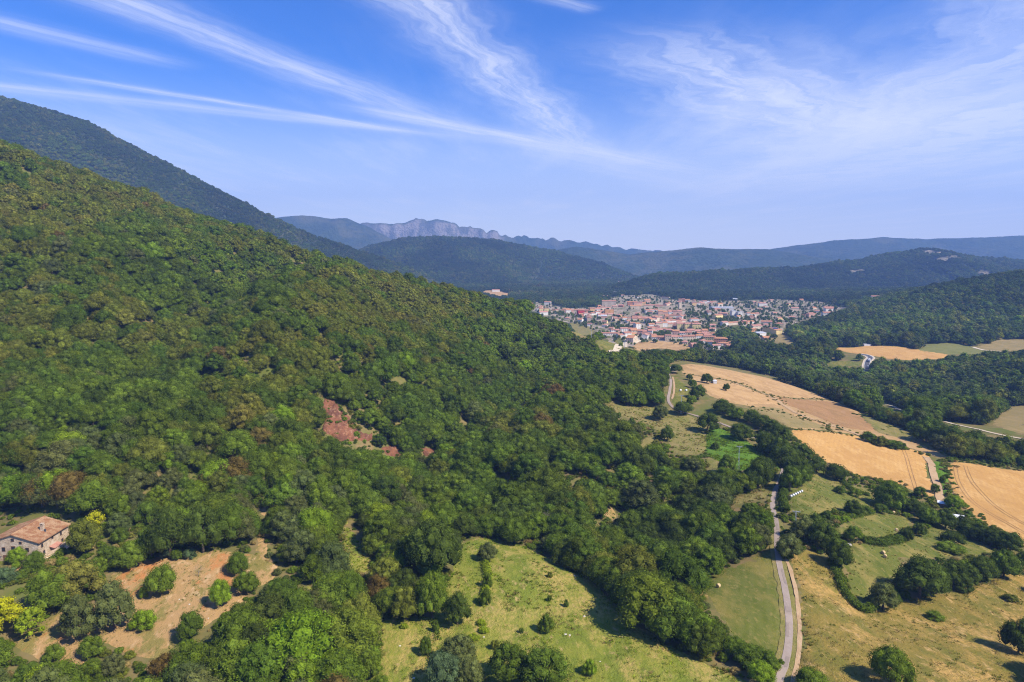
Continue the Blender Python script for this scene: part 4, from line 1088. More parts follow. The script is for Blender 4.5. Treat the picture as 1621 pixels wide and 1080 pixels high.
# undergrowth filling the gaps and wood edges
ug = scatter(120, 480, lambda y: 3.1, 9, lambda y: .80 * y + 40)
uz = ground(ug[:, 0], ug[:, 1]); upx, upy, udp = to_pix(ug[:, 0], ug[:, 1], uz); uh = rs.uniform(.7, 2.6, len(ug)) * (.6 + .8 * fbm(ug[:, 0] / 15, ug[:, 1] / 15, 3, 90))
_, upy2, _ = to_pix(ug[:, 0], ug[:, 1], uz + uh * .7)
YARD = raster([V['farm_yard']])
OPS = OPEN & ~SCARM
ok = (upx > -85) & (upx < 1705) & (upy < 1130) & ~lookup(OPS, upx, upy) & ~lookup(OPS, upx, upy2) & (rs.random(len(ug)) < np.where(lookup(SCARM, upx, upy), .42, .72))
ok &= ~((np.abs(ug[:, 0] + 191) < 13) & (np.abs(ug[:, 1] - 257) < 13))
ug, uz, uh, upx, upy = ug[ok], uz[ok], uh[ok], upx[ok], upy[ok]
ut = np.array([TINT[q] for q in rs.choice(['mid', 'green', 'olive', 'khaki', 'bright', 'grey', 'straw'], len(ug), p=[.28, .26, .18, .10, .05, .07, .06])]) * rs.uniform(.8, 1.25, (len(ug), 1))
wd_u = uh * rs.uniform(.9, 1.7, len(ug)) / HP
instancer('undergrowth', np.c_[ug, uz - .1], np.array(NLUT['scrub'])[rs.integers(0, 4, len(ug))], np.c_[wd_u, wd_u, uh / HP], np.c_[np.zeros(len(ug)), np.zeros(len(ug)), rs.uniform(0, 6.28, len(ug))], ut, NEARC, 'brambles and low scrub under and between the trees')
print('undergrowth', len(ug))
# weeds along the seams of the stubble field and in the rough pasture
wl = []
for seam, nn, sp_ in [([(1160,606),(1215,626),(1262,655),(1310,672),(1362,690)], 70, 5.0), ([(1084,592),(1125,598),(1165,606),(1216,625),(1270,632),(1315,634)], 80, 2.6), ([(1365,657),(1400,668),(1440,685),(1490,715)], 160, 7.0),
                      ([(1185,645),(1225,652),(1262,660),(1330,682)], 60, 6.0), ([(1252,680),(1300,683),(1390,698),(1470,722)], 80, 1.8), ([(1285,719),(1325,743),(1375,757),(1420,767),(1468,789)], 90, 2.0), ([(1500,735),(1510,780),(1575,838),(1640,875)], 90, 2.0)]:
    cl, nr_ = ribbon_pts([spot(*p) for p in seam], 1.0)
    q = rs.integers(0, len(cl), nn); wl.append(cl[q] + nr_[q] * rs.normal(0, sp_, (nn, 1)) + rs.uniform(-1, 1, (nn, 2)))
wl = np.concatenate(wl); wh = rs.uniform(.35, 1.3, len(wl)); ww = wh * rs.uniform(1.0, 2.4, len(wl)) / HP
wt = np.array([TINT[q] for q in rs.choice(['olive', 'khaki', 'green', 'straw', 'mid'], len(wl))]) * rs.uniform(.8, 1.2, (len(wl), 1))
instancer('weeds', np.c_[wl, ground(wl[:, 0], wl[:, 1]) + .1], np.array(NLUT['scrub'])[rs.integers(0, 4, len(wl))], np.c_[ww, ww, wh / HP], np.c_[np.zeros(len(wl)), np.zeros(len(wl)), rs.uniform(0, 6.28, len(wl))], wt, NEARC, 'weeds and low scrub along the field margins')

# ------------------------------------------------------------------ buildings
for nm, c in [('white', (.66, .63, .58)), ('cream', (.58, .48, .36)), ('beige', (.46, .36, .27)), ('ochre', (.55, .37, .17)), ('pink', (.55, .34, .26)), ('yellow', (.70, .56, .26)),
              ('orange', (.62, .33, .15)), ('brick', (.38, .18, .12)), ('red', (.45, .05, .045)), ('grey', (.42, .41, .40)), ('stone', (.45, .36, .27))]:
    plain('wall_' + nm, c, .9, .10, .35)
def tiles(name, a, b_, c_):
    m, t, b = new_mat(name)
    g = t.add('ShaderNodeNewGeometry').outputs['Position']
    n1 = t.noise(g, .35, 5, .65); n2 = t.noise(g, 2.2, 3)
    c = t.mix(t.rng(n1, .40, .62), a, b_); c = t.mix(t.math('MULTIPLY', t.rng(n2, .5, .7), .8), c, c_)
    t.l.new(c, b.inputs['Base Color'])
    wv = t.add('ShaderNodeTexWave'); t.l.new(g, wv.inputs[0]); wv.inputs['Scale'].default_value = 1.2; wv.inputs['Distortion'].default_value = .4
    bp = t.add('ShaderNodeBump'); bp.inputs['Strength'].default_value = .6; bp.inputs['Distance'].default_value = .12
    t.l.new(wv.outputs['Fac'], bp.inputs['Height']); t.l.new(bp.outputs[0], b.inputs['Normal'])
    return m
tiles('tiles_red', (.36, .165, .105), (.43, .225, .15), (.28, .12, .08)); tiles('tiles_pink', (.46, .235, .175), (.40, .18, .13), (.52, .31, .24))
tiles('tiles_brown', (.255, .13, .095), (.32, .175, .13), (.20, .10, .08)); tiles('tiles_orange', (.47, .225, .11), (.42, .19, .10), (.52, .29, .16))
tiles('tiles_old', (.30, .145, .070), (.42, .265, .145), (.19, .09, .045))
plain('roof_grey', (.46, .47, .50), .6, .08, .05); plain('window_glass', (.035, .04, .05), .15, .2, 1, .5); plain('shutter_wood', (.16, .085, .05), .8)
plain('solar_glass', (.02, .028, .06), .2, .15, 1, .5); plain('dark_metal', (.06, .07, .095), .5, .1, 1, .4); plain('galvanised', (.52, .54, .56), .55, .1, 2, .4, .3)
plain('black_rubber', (.02, .02, .02), .8); plain('car_white', (.80, .80, .80), .35, .02, 1, .5); plain('bale_straw', (.52, .38, .19), .95, .25, 6); plain('bale_wrap', (.74, .73, .70), .6, .08, 3)
plain('limestone', (.55, .50, .42), .9, .2, 2); plain('porcelain', (.30, .20, .14), .4)
plain('soffit_wood', (.13, .085, .055), .9)
m, t, b = new_mat('rubble_stone')
g = t.add('ShaderNodeTexCoord').outputs['Object']
vo = t.add('ShaderNodeTexVoronoi'); t.l.new(t.mapping(g, (1.9, 1.9, 3.0)), vo.inputs['Vector']); vo.inputs['Scale'].default_value = 1.0
c = t.mix(t.rng(vo.outputs['Color'], 0, 1), (.54, .42, .29), (.34, .255, .18))
c = t.mix(t.rng(t.noise(g, .4, 4), .45, .7), c, (.57, .47, .36))
t.l.new(c, b.inputs['Base Color'])
bp = t.add('ShaderNodeBump'); bp.inputs['Strength'].default_value = .7; bp.inputs['Distance'].default_value = .12
t.l.new(vo.outputs['Distance'], bp.inputs['Height']); t.l.new(bp.outputs[0], b.inputs['Normal'])

WINM = MB().box(-.55, .55, -.05, .05, -.7, .7).mesh('window', MATS['window_glass'])
FRM = MB().box(-.68, -.55, -.08, .08, -.7, .7).box(.55, .68, -.08, .08, -.7, .7).box(-.68, .68, -.08, .08, .7, .84).box(-.72, .72, -.1, .14, -.84, -.7).mesh('frame', MATS['shutter_wood'])
CHIM = MB().box(-.35, .35, -.35, .35, -1.4, 1.3).box(-.45, .45, -.45, .45, 1.3, 1.45).mesh('chimney', MATS['wall_beige'])
def house(name, xy, rz, wx, dy, h, wall, roof, kind='gable', pitch=.32, over=.5, windows=0, chimney=True, z=None, sink=1.5):
    """walls from local (-wx/2..wx/2, -dy/2..dy/2); ridge along x"""
    z0 = float(ground(*xy)) if z is None else z
    e = empty(name, (xy[0], xy[1], z0), rz)
    a, b_ = wx / 2, dy / 2; rise = b_ * pitch
    wb = MB(); rb = MB()
    if kind == 'gable':
        wb.prism([(-b_, -sink), (b_, -sink), (b_, h), (0, h + rise), (-b_, h)], 'x', -a, a)
        o, th = over, .22; d = o * pitch
        prof = [(-b_ - o, h - d + .03), (0, h + rise + .03), (b_ + o, h - d + .03), (b_ + o, h - d + th), (0, h + rise + th + .05), (-b_ - o, h - d + th)]
        rb.prism(prof, 'x', -a - o * .7, a + o * .7)
    elif kind == 'hip':
        wb.box(-a, a, -b_, b_, -sink, h)
        o = over; zt = h + .05; r = max(a - b_, .2); top = h + (b_ + o) * pitch + .2
        v = [(-a-o, -b_-o, zt), (a+o, -b_-o, zt), (a+o, b_+o, zt), (-a-o, b_+o, zt), (-a-o, -b_-o, zt+.2), (a+o, -b_-o, zt+.2), (a+o, b_+o, zt+.2), (-a-o, b_+o, zt+.2), (-r, 0, top), (r, 0, top)]
        rb.add(v, [(3,2,1,0), (0,1,5,4), (1,2,6,5), (2,3,7,6), (3,0,4,7), (4,5,9,8), (6,7,8,9), (5,6,9), (7,4,8)])
    elif kind == 'shed':
        wb.prism([(-b_, -sink), (b_, -sink), (b_, h + dy * pitch), (-b_, h)], 'x', -a, a)
        o = over
        rb.prism([(-b_-o, h - o*pitch + .03), (b_+o, h + (dy+o)*pitch + .03), (b_+o, h + (dy+o)*pitch + .2), (-b_-o, h - o*pitch + .2)], 'x', -a - o, a + o)
    else:
        wb.box(-a, a, -b_, b_, -sink, h); rb.box(-a - .15, a + .15, -b_ - .15, b_ + .15, h + .02, h + .45)
        rb.box(-a + .5, -a + 2.5, -b_ + .5, b_ * .2, h + .45, h + 1.6)
    wb.build('wall', MATS['wall_' + wall] if 'wall_' + wall in MATS else MATS[wall], e)
    r = rb.build('roof', MATS[roof], e)
    if chimney and kind in ('gable', 'hip'):
        cy = b_ * .35
        share('chimney', CHIM, r, (a * .45, cy, h + (b_ - cy) * pitch + .3))
    if windows:
        st = max(1, int(h / 3)); nc = max(2, int(wx / 3.6)); nd = max(1, int(dy / 4.0))
        for s_ in range(st):
            zz = (s_ + .55) * h / st
            for q in range(nc):
                share('window', WINM, e, (-a + (q + .5) * wx / nc, -b_ - .03, zz))
            for q in range(nd):
                share('window', WINM, e, (a + .03, -b_ + (q + .5) * dy / nd, zz), (0, 0, math.pi / 2))
    return e
HOUSES = []   # (x, y, radius)
TLM = {}
def mark(nm, px, py, wx, dy, h, rdeg, wall, roof, kind, label, cat='house', name='house', windows=1, pitch=.32, chimney=True, lm=None):
    xy = spot(px, py); e = house(name, xy, math.radians(rdeg), wx, dy, h, wall, roof, kind, pitch, windows=windows, chimney=chimney)
    prop(e, label, cat, 'buildings of the valley town'); HOUSES.append((xy[0], xy[1], .55 * max(wx, dy) + 2))
    if lm: TLM[lm] = xy
    return e
B = 'apartment_block'
mark(0, 919, 499, 19, 15, 14, 12, 'red', 'tiles_red', 'hip', 'bright red three-storey block standing out of the pale houses', 'building', B, lm='bright red block')
mark(0, 964, 486, 44, 19, 19, -8, 'cream', 'tiles_red', 'gable', 'largest cream building with long red roof at the wooded edge of town', 'building', 'large_mill', 1, .25, lm='large cream mill')
mark(0, 1005, 489, 33, 15, 9, 4, 'cream', 'tiles_orange', 'gable', 'cream hall with bright orange-red roof behind the old houses', 'hall', 'village_hall', lm='orange-roofed hall')
mark(0, 1008, 521, 13, 12, 13, 25, 'white', 'tiles_orange', 'gable', 'tall white house with orange roof above the wooded gardens', lm='tall white house')
mark(0, 964, 497, 26, 13, 12, 5, 'orange', 'tiles_orange', 'flat', 'orange apartment block with flat top below the cream mill', 'building', B, lm='orange flat-topped block')
for i, px in enumerate((1078, 1090, 1102)):
    mark(0, px, 521 + i * .4, 19, 14, 13, -6, 'yellow', 'tiles_pink', 'gable', ['leftmost', 'middle', 'rightmost'][i] + ' of three pale yellow apartment blocks in a row', 'building', B, lm='yellow apartment row' if i == 1 else None)
tw = mark(0, 1076, 490, 8, 8, 21, 10, 'cream', 'tiles_brown', 'hip', 'slender cream church tower rising over the old houses', 'tower', 'church_tower', 1, .5, False, lm='church tower')
mark(0, 1142, 491, 66, 34, 9, 3, 'grey', 'roof_grey', 'gable', 'wide sports hall with pale grey metal roof at the back of town', 'hall', 'sports_hall', 0, .10, False, lm='grey sports hall')
mark(0, 1161, 500, 15, 12, 13, 8, 'white', 'roof_grey', 'flat', 'left of two plain white apartment cubes below the sports hall', 'building', B, lm='white apartment cubes')
mark(0, 1171, 501, 14, 12, 12, 8, 'white', 'roof_grey', 'flat', 'right of two plain white apartment cubes below the sports hall', 'building', B)
mark(0, 1189, 527, 17, 12, 8, 10, 'orange', 'tiles_orange', 'gable', 'orange-walled house beside the riverside wood', lm='orange-walled house')
sw = mark(0, 1222, 528, 19, 38, 9, 28, 'yellow', 'tiles_orange', 'gable', 'yellow warehouse with dark solar panels on its tiled roof', 'warehouse', 'warehouse', 1, .22, False, lm='yellow solar warehouse')
mark(0, 1203, 532, 22, 13, 7, 20, 'white', 'roof_grey', 'shed', 'white shed with a single sloping grey roof beside the yellow warehouse', 'shed', 'white_shed', 0, .1)
mark(0, 1196, 521, 26, 14, 8, 20, 'cream', 'tiles_pink', 'gable', 'long pink-roofed workshop behind the yellow warehouse', 'workshop', 'workshop')
mark(0, 1145, 549, 18, 12, 7, -12, 'white', 'tiles_orange', 'hip', 'white house with orange hipped roof at the front corner of town', lm='front corner house')
mark(0, 1154, 551, 16, 11, 6, 20, 'pink', 'tiles_red', 'gable', 'pink house with red roof at the front corner of town')
mark(0, 1133, 552, 15, 11, 6.5, 8, 'white', 'tiles_pink', 'gable', 'white house with pale pink roof near the riverside trees')
mark(0, 962, 531, 42, 12, 5, -3, 'white', 'tiles_red', 'gable', 'long low white barn with red roof above the green field', 'barn', 'barn', 1, .3, False, lm='long low barn')
mark(0, 1000, 541, 15, 30, 9, -28, 'cream', 'tiles_orange', 'gable', 'factory with orange roof and pale gable beside the gravel street', 'factory', 'factory', 1, .28, False, lm='gravel-yard factory')
mark(0, 1022, 533, 20, 13, 7, 8, 'white', 'tiles_brown', 'gable', 'white house with dull brown roof among the garden trees', lm='brown-roofed garden house')
mark(0, 838, 487, 20, 17, 13, 30, 'orange', 'tiles_orange', 'gable', 'big orange villa on the left edge of town', 'villa', 'villa', lm='big orange villa')
mark(0, 857, 496, 14, 13, 14, 5, 'yellow', 'tiles_pink', 'flat', 'left of two yellow apartment towers near the dark pines', 'building', B, lm='yellow towers')
mark(0, 865, 496, 14, 13, 14, 5, 'yellow', 'tiles_pink', 'flat', 'right of two yellow apartment towers near the dark pines', 'building', B)
mark(0, 897, 494, 30, 16, 8, -4, 'pink', 'tiles_orange', 'hip', 'wide pink villa with orange roof behind the dark pines', 'villa', 'villa', lm='wide pink villa')
mark(0, 1310, 502, 26, 14, 11, -4, 'white', 'tiles_red', 'gable', 'white apartment block with red roof at the far right of town', 'building', B, lm='far right white block')
mark(0, 1294, 537, 17, 13, 6, 15, 'beige', 'tiles_orange', 'hip', 'beige house with orange roof alone in the valley trees', lm='lone beige house')
mark(0, 1327, 541, 22, 14, 6, -10, 'beige', 'tiles_red', 'hip', 'wide red-roofed house under the wooded hill', lm='red-roofed hill house')
mark(0, 1350, 540, 13, 11, 6, 20, 'white', 'tiles_pink', 'hip', 'small white house under the wooded hill')
gh = mark(0, 1372, 548, 12, 6, 3.0, 0, 'white', 'roof_grey', 'gable', 'low white shed at the edge of the orange field', 'shed', 'white_shed', 0, .3, False)
mark(0, 1389, 541, 15, 11, 7, 25, 'beige', 'tiles_brown', 'gable', 'beige farmhouse with brown roof behind the orange field')
mark(0, 1397, 544, 13, 10, 6, -15, 'stone', 'tiles_red', 'gable', 'stone cottage with red roof behind the orange field', name='cottage')
mark(0, 1393, 474, 52, 16, 9, -12, 'white', 'tiles_red', 'gable', 'long white building alone on the far wooded hillside', 'building', 'country_house', 0)
for (px, py, wx, h, lab) in [(785, 462, 34, 8, 'white farm with pink roof beside the far pale field'), (765, 459, 18, 7, 'small white house at the far edge of the pale field'), (806, 461, 22, 7, 'white cottage at the right end of the far pale field'),
                             (985, 449, 46, 12, 'white country house at the foot of the far wooded hill'), (994, 447, 26, 10, 'small white house beside the white country house below the hill'),
                             (960, 472, 30, 8, 'white hall in the trees behind the cream mill'), (978, 466, 36, 8, 'grey shed in the trees behind the cream mill')]:
    mark(0, px, py, wx, 14, h, 6, 'white' if 'grey' not in lab else 'grey', 'tiles_pink' if 'grey' not in lab else 'roof_grey', 'gable', lab, 'house', 'country_house', 0, chimney=False)
# solar panels on the warehouse roof: one object for each panel
SOL = MB().box(-.95, .95, -.05, .05, -.02, .02).mesh('solar_panel', MATS['solar_glass'])
SOL = MB().box(-1.4, 1.4, -2.3, 2.3, -.04, .04).mesh('solar_panel', MATS['solar_glass'])
sw_roof = [c for c in sw.children if c.name.startswith('roof')][0]
# (the ridge runs along local x, so the panels lie on the slope facing local -y)
for i in range(5):
    for j in range(2):
        yy = -4.5 - j * 5.2
        share('solar_panel', SOL, sw_roof, (-6.5 + i * 3.1, yy, 9 + (19 + yy) * .22 + .42), (math.atan(.22), 0, 0))

# the ordinary houses: rows of roofs filling the town
rt = np.random.default_rng(77)
tp = np.array(V['town']); got = []
tries = 0; N_TOWN = 292 - len(HOUSES)
WALLS = ['white', 'cream', 'beige', 'pink', 'white', 'cream', 'brick', 'ochre', 'yellow', 'grey']; WP = np.array([.34, .28, .08, .14, 0, 0, .04, .05, .06, .01]); WP = WP / WP.sum()
ROOFS = ['tiles_red', 'tiles_pink', 'tiles_brown', 'tiles_orange', 'roof_grey']; RP = [.36, .34, .12, .17, .01]
RW = {'tiles_red': 'red roof', 'tiles_pink': 'pale pink roof', 'tiles_brown': 'brown roof', 'tiles_orange': 'orange roof', 'roof_grey': 'grey roof'}
town_items = []
PATCH = [(880, 500, 15, 5), (1150, 508, 14, 5), (1210, 505, 13, 4), (985, 521, 18, 3.5), (1088, 500, 10, 3), (1120, 488, 12, 4), (1245, 492, 12, 4), (1190, 486, 12, 3), (940, 512, 10, 3), (1050, 532, 16, 4), (1280, 496, 10, 4), (1030, 482, 9, 3)]   # tree groups left among the houses
def town_house(xy, ang, wx, dy, h, wl, rf, kd):
    e = house('house', xy, ang, wx, dy, h, wl, rf, kd, .42, windows=1 if xy[1] < 1520 else 0, chimney=xy[1] < 1900)
    prop(e, cat='house', group='buildings of the valley town'); HOUSES.append((xy[0], xy[1], .5 * max(wx, dy)))
    town_items.append([e, f"{'low' if h < 7 else 'tall'} {wl} house with {RW[rf]}", xy]); got.append(xy)
def free(xy, rad, own=()): return not any(math.hypot(xy[0] - a, xy[1] - b_) < rad + r0 * .9 for a, b_, r0 in HOUSES if (a, b_) not in own)
def pick(): return WALLS[rt.choice(len(WALLS), p=WP)], ROOFS[rt.choice(len(ROOFS), p=RP)]
def in_town(xy):
    q = to_pix(xy[0], xy[1], float(ground(*xy))); p = (q[0], q[1])
    return inside(tp, np.array([p]))[0] and not any(((p[0] - a) / c) ** 2 + ((p[1] - b_) / d) ** 2 < 1 for a, b_, c, d in PATCH)
# old quarter: terraces of joined houses along the streets
while len(got) < N_TOWN * .66 and tries < 2500:
    tries += 1
    px = np.clip(rt.normal(1020, 75), 840, 1330); py = rt.uniform(476, 545)
    if not inside(tp, np.array([[px, py]]))[0]: continue
    xy = spot(px, py); ang = math.radians(rt.normal(6, 10) + (78 if rt.random() < .28 else 0) + 12 * math.sin(px / 45)); dv = np.array((math.cos(ang), math.sin(ang)))
    dy = rt.uniform(10, 13); base = rt.choice([5.4, 6.4, 8.2]); row = []; pos = 0.0
    for k in range(rt.integers(3, 8)):
        wx = rt.uniform(9, 17); c = xy + dv * (pos + wx / 2)
        if not in_town(c) or not free(c, .5 * max(wx, dy), row) or len(got) >= N_TOWN * .66: break
        wl, rf = pick(); town_house(c, ang, wx, dy + rt.uniform(-.8, .8), base + rt.choice([0, 0, 1.2, 2.4, -.8]), wl, rf, 'gable'); row.append((c[0], c[1])); pos += wx + .15
# villas and blocks in gardens round the edge
while len(got) < N_TOWN and tries < 14000:
    tries += 1
    px = rt.uniform(826, 1345); py = rt.uniform(470, 552)
    if not inside(tp, np.array([[px, py]]))[0]: continue
    xy = spot(px, py); big_ = rt.random() < .18
    wx = rt.uniform(11, 17) * (1.7 if big_ else 1); dy = rt.uniform(10, 13.5)
    if not in_town(xy) or not free(xy, .5 * max(wx, dy) + 5): continue
    wl, rf = pick(); town_house(xy, math.radians(rt.uniform(-35, 35)), wx, dy, rt.choice([5.2, 6.2]) + (4 if big_ else 0), wl, rf, str(rt.choice(['gable', 'hip', 'flat'], p=[.55, .40, .05])))
rank_labels(town_items, TLM)
print('town houses', len(got))
# trees between the houses
HXY = np.array([(a, b_, c) for a, b_, c in HOUSES])
tt = []
for _ in range(8000):
    px = rt.uniform(826, 1345); py = rt.uniform(470, 556)
    if not inside(tp, np.array([[px, py]]))[0]: continue
    patch = any(((px - a) / c) ** 2 + ((py - b_) / d) ** 2 < 1 for a, b_, c, d in PATCH)
    if not patch and rt.random() < (.82 if 930 < px < 1090 and py > 483 else .45): continue
    tt.append((px, py))
tt = np.array([spot(*q) for q in tt])
dmin = (np.hypot(tt[:, None, 0] - HXY[None, :, 0], tt[:, None, 1] - HXY[None, :, 1]) - HXY[None, :, 2]).min(1)
tt = tt[dmin > 0.0]
k = len(tt); hh = rt.uniform(4.5, 9.0, k)
ti = np.array([TINT[rt.choice(['dark', 'green', 'mid', 'mid', 'grey'])] for _ in range(k)]) * rt.uniform(.8, 1.2, (k, 1))
stl = [rt.choice(['oak', 'holm', 'tall', 'spire'], p=[.4, .35, .15, .1]) for _ in range(k)]
instancer('town_trees', np.c_[tt, ground(tt[:, 0], tt[:, 1])], [FLUT[s_][rt.integers(len(FLUT[s_]))] for s_ in stl], np.c_[hh, hh, hh * 1.05] / HP, np.c_[np.zeros(k), np.zeros(k), rt.uniform(0, 6.28, k)], ti, FARC, 'garden and street trees between the houses of the town')

# ------------------------------------------------------------------ the stone farmhouse
fx0, fx1 = -200.0, -181.0; fy0, fy1 = 249.0, 267.0
fz = float(ground(-184, 252)) ; fe = fz + 7.3; rx = (fx0 + fx1) / 2; rise = 3.0
farm = empty('farmhouse', (fx1, fy0, fz))
def L_(x, y, z): return (x - fx1, y - fy0, z - fz)
mb = MB(); prof = [(fx0 - fx1, -3), (0, -3), (0, fe - fz), (rx - fx1, fe - fz + rise), (fx0 - fx1, fe - fz)]
mb.prism(prof, 'y', 0, fy1 - fy0); mb.build('wall', MATS['rubble_stone'], farm)
pt = rise / ((fx1 - fx0) / 2); o_ = .95; hz = fe - fz; wd_ = fx1 - fx0
rf = MB().prism([(-wd_ - o_, hz - o_ * pt + .04), (-wd_ / 2, hz + rise + .04), (o_, hz - o_ * pt + .04), (o_, hz - o_ * pt + .26), (-wd_ / 2, hz + rise + .30), (-wd_ - o_, hz - o_ * pt + .26)], 'y', -.55, fy1 - fy0 + .55)
roof = rf.build('roof', MATS['tiles_old'], farm)
# courses of barrel tiles running down both slopes, and the ridge
TL = MB(); seg = 5; ln = math.hypot(wd_ / 2 + o_, rise + o_ * pt)
TL.add([(0, .19 * math.cos(math.pi * k / seg), .13 * math.sin(math.pi * k / seg)) for k in range(seg + 1)] + [(ln, .19 * math.cos(math.pi * k / seg), .13 * math.sin(math.pi * k / seg)) for k in range(seg + 1)],
       [(k, k + 1, k + seg + 2, k + seg + 1) for k in range(seg)])
tile_me = TL.mesh('tile_row', MATS['tiles_old'])
ncourse = 44
for k in range(ncourse):
    yy = -.5 + (fy1 - fy0 + 1.0) * (k + .5) / ncourse
    share('tile_row', tile_me, roof, (-wd_ / 2, yy, hz + rise + .28), (0, math.atan(pt), 0))
    share('tile_row', tile_me, roof, (-wd_ / 2, yy, hz + rise + .28), (0, math.atan(pt), math.pi))
MB().tube([(-wd_ / 2, -.6, hz + rise + .3), (-wd_ / 2, fy1 - fy0 + .6, hz + rise + .3)], [.22, .22], 8).build('ridge_tiles', MATS['tiles_old'], roof)
ch = MB().box(-.6, .6, -.5, .5, -1.6, 2.0).box(-.75, .75, -.65, .65, 2.0, 2.2).box(-.6, -.35, -.5, .5, 2.2, 2.6).box(.35, .6, -.5, .5, 2.2, 2.6).box(-.7, .7, -.6, .6, 2.6, 2.75).build('chimney', MATS['rubble_stone'], roof)
ch.location = (-3.6, 8.2, hz + 3.6 * pt + .5)
c2 = MB().box(-.25, .25, -.25, .25, -.8, .8).build('flue', MATS['dark_metal'], roof); c2.location = (-2.4, 8.0, hz + 2.4 * pt + .5)
def fwin(x, z, side='front', sx=1.0, sz=1.0):
    if side == 'front': loc, rot = (x, -.02, z), (0, 0, 0)
    else: loc, rot = (.02, x, z), (0, 0, math.pi / 2)
    q = share('window', WINM, farm, loc, rot, (sx, 1, sz)); share('frame', FRM, q)
for x, z, sx, sz in [(-17.2, 4.6, 1, 1.05), (-9.5, 4.6, 1.15, 1.5), (-4.2, 4.4, 1.05, 1.0), (-9.5, 8.3, .9, .75), (-6.6, 7.2, .8, .6), (-3.4, 1.3, 1, 1), (-13.2, 4.6, 1, 1)]: fwin(x, z, 'front', sx, sz)
for y, z, sx, sz in [(2.2, 5.2, .8, .9), (8.2, 5.8, .8, .6), (13.2, 5.4, .8, .9), (13.8, 2.2, .9, 1.1), (3.0, 2.0, .9, 1.15)]: fwin(y, z, 'side', sx, sz)
po = MB().prism([(0, 2.9), (2.2, 2.3), (2.2, 2.45), (0, 3.1)], 'y', 6.0, 11.0).build('porch_roof', MATS['tiles_pink'], farm)
MB().box(.01, 1.9, 7.0, 10.6, -2, 2.2).build('porch', MATS['rubble_stone'], farm)
MB().box(-13.6, -12.2, -.06, .06, .0, 2.3).build('door', MATS['shutter_wood'], farm)
prop(farm, 'stone farmhouse with faded red tiled gable roof and chimney', 'farmhouse')
# lean-to carport with dark solar roof in front of it
cp = empty('carport', (-195.8, 240.5, float(ground(-195.8, 240.5))))
for sx in (-3.4, 3.4):
    for sy in (-2.6, 2.6): MB().box(sx - .12, sx + .12, sy - .12, sy + .12, -1, 2.6 + (sy + 2.6) * .42).build('post', MATS['dark_metal'], cp)
MB().prism([(-3.2, 2.35), (3.2, 5.0), (3.2, 5.12), (-3.2, 2.47)], 'x', -4.6, 4.6).build('roof', MATS['dark_metal'], cp)
for i in range(4):
    for j in range(2):
        yy = -1.55 + 3.1 * j
        share('solar_panel', SOL, cp, (-3.3 + 2.2 * i, yy, 2.47 + (yy + 3.2) * .414 + .10), (math.atan(.414), 0, 0), (.74, .62, 1))
prop(cp, 'open carport with steep dark blue panel roof before the farmhouse', 'carport')
gw = ribbon_pts([spot(*p) for p in [(-10, 928), (30, 905), (70, 890), (105, 866), (122, 850)]], 1)[0]
def wall_line(name, pts, h, th, mat, label, cat):
    c, nrm = ribbon_pts(pts, th, 1.5); mb = MB(); z = ground(c[:, 0], c[:, 1])
    for i in range(len(c) - 1):
        q = []
        for j in (i, i + 1):
            for sgn in (-1, 1): q.append((c[j][0] + nrm[j][0] * sgn * th / 2, c[j][1] + nrm[j][1] * sgn * th / 2, z[j]))
        hh_ = h * (1 + .12 * math.sin(i * 1.7))
        v = [(x, y, zz - .6) for x, y, zz in q] + [(x, y, zz + hh_) for x, y, zz in q]
        mb.add(v, [(0, 1, 5, 4), (1, 3, 7, 5), (3, 2, 6, 7), (2, 0, 4, 6), (4, 5, 7, 6), (0, 2, 3, 1)])
    return prop(mb.build(name, MATS[mat]), label, cat)
wall_line('garden_wall', [spot(*p) for p in [(66, 884), (84, 876), (104, 862), (116, 850)]], 1.1, .5, 'rubble_stone', 'low stone garden wall stepping past the farmhouse corner', 'wall')
ribbon('garden_path', [spot(*p) for p in [(58, 889), (80, 884), (104, 868), (122, 848)]], 2.2, 'pale_gravel', .3, .3)

# ------------------------------------------------------------------ outlying sheds and barns
xy = spot(1041, 583); e = house('barn', xy, math.radians(-24), 20, 9, 4.6, 'white', 'tiles_brown', 'gable', .34, windows=1, chimney=False)
prop(e, 'low white barn with brown tiled roof near the top of the lane', 'barn')
xy = spot(1130, 607); e = house('field_hut', xy, math.radians(25), 4.2, 3.6, 2.4, 'grey', 'roof_grey', 'gable', .5, .3, 0, False)
prop(e, 'tiny grey field hut beside a round tree in the stubble', 'hut')
xy = spot(1066, 588); e = house('barn', xy, math.radians(10), 6, 5, 2.8, 'beige', 'roof_grey', 'shed', .2, .3, 0, False)
prop(e, 'small grey-roofed shed at the far end of the lane', 'shed')
for px, py, rz, lab in [(1493, 801, -35, 'white-roofed field shed at the end of the rutted track'), (1516, 823, -30, 'white-roofed field shed with earth bank below the second wheat field')]:
    xy = spot(px, py); e = house('field_shed', xy, math.radians(rz), 5.4, 2.6, 1.5, 'brick', 'car_white', 'shed', .25, .2, 0, False); prop(e, lab, 'shed', 'white-roofed field sheds')
xy = spot(1398, 599); e = house('barn', xy, math.radians(-15), 15, 10, 4.5, 'grey', 'roof_grey', 'gable', .3, windows=0, chimney=False)
prop(e, 'grey-roofed barn half hidden in the valley wood by the road', 'barn')
xy = spot(1436, 612); e = house('barn', xy, math.radians(-10), 14, 8, 4.0, 'beige', 'tiles_pink', 'gable', .3, windows=0, chimney=False)
prop(e, 'pink-roofed barn half hidden in the valley wood', 'barn')

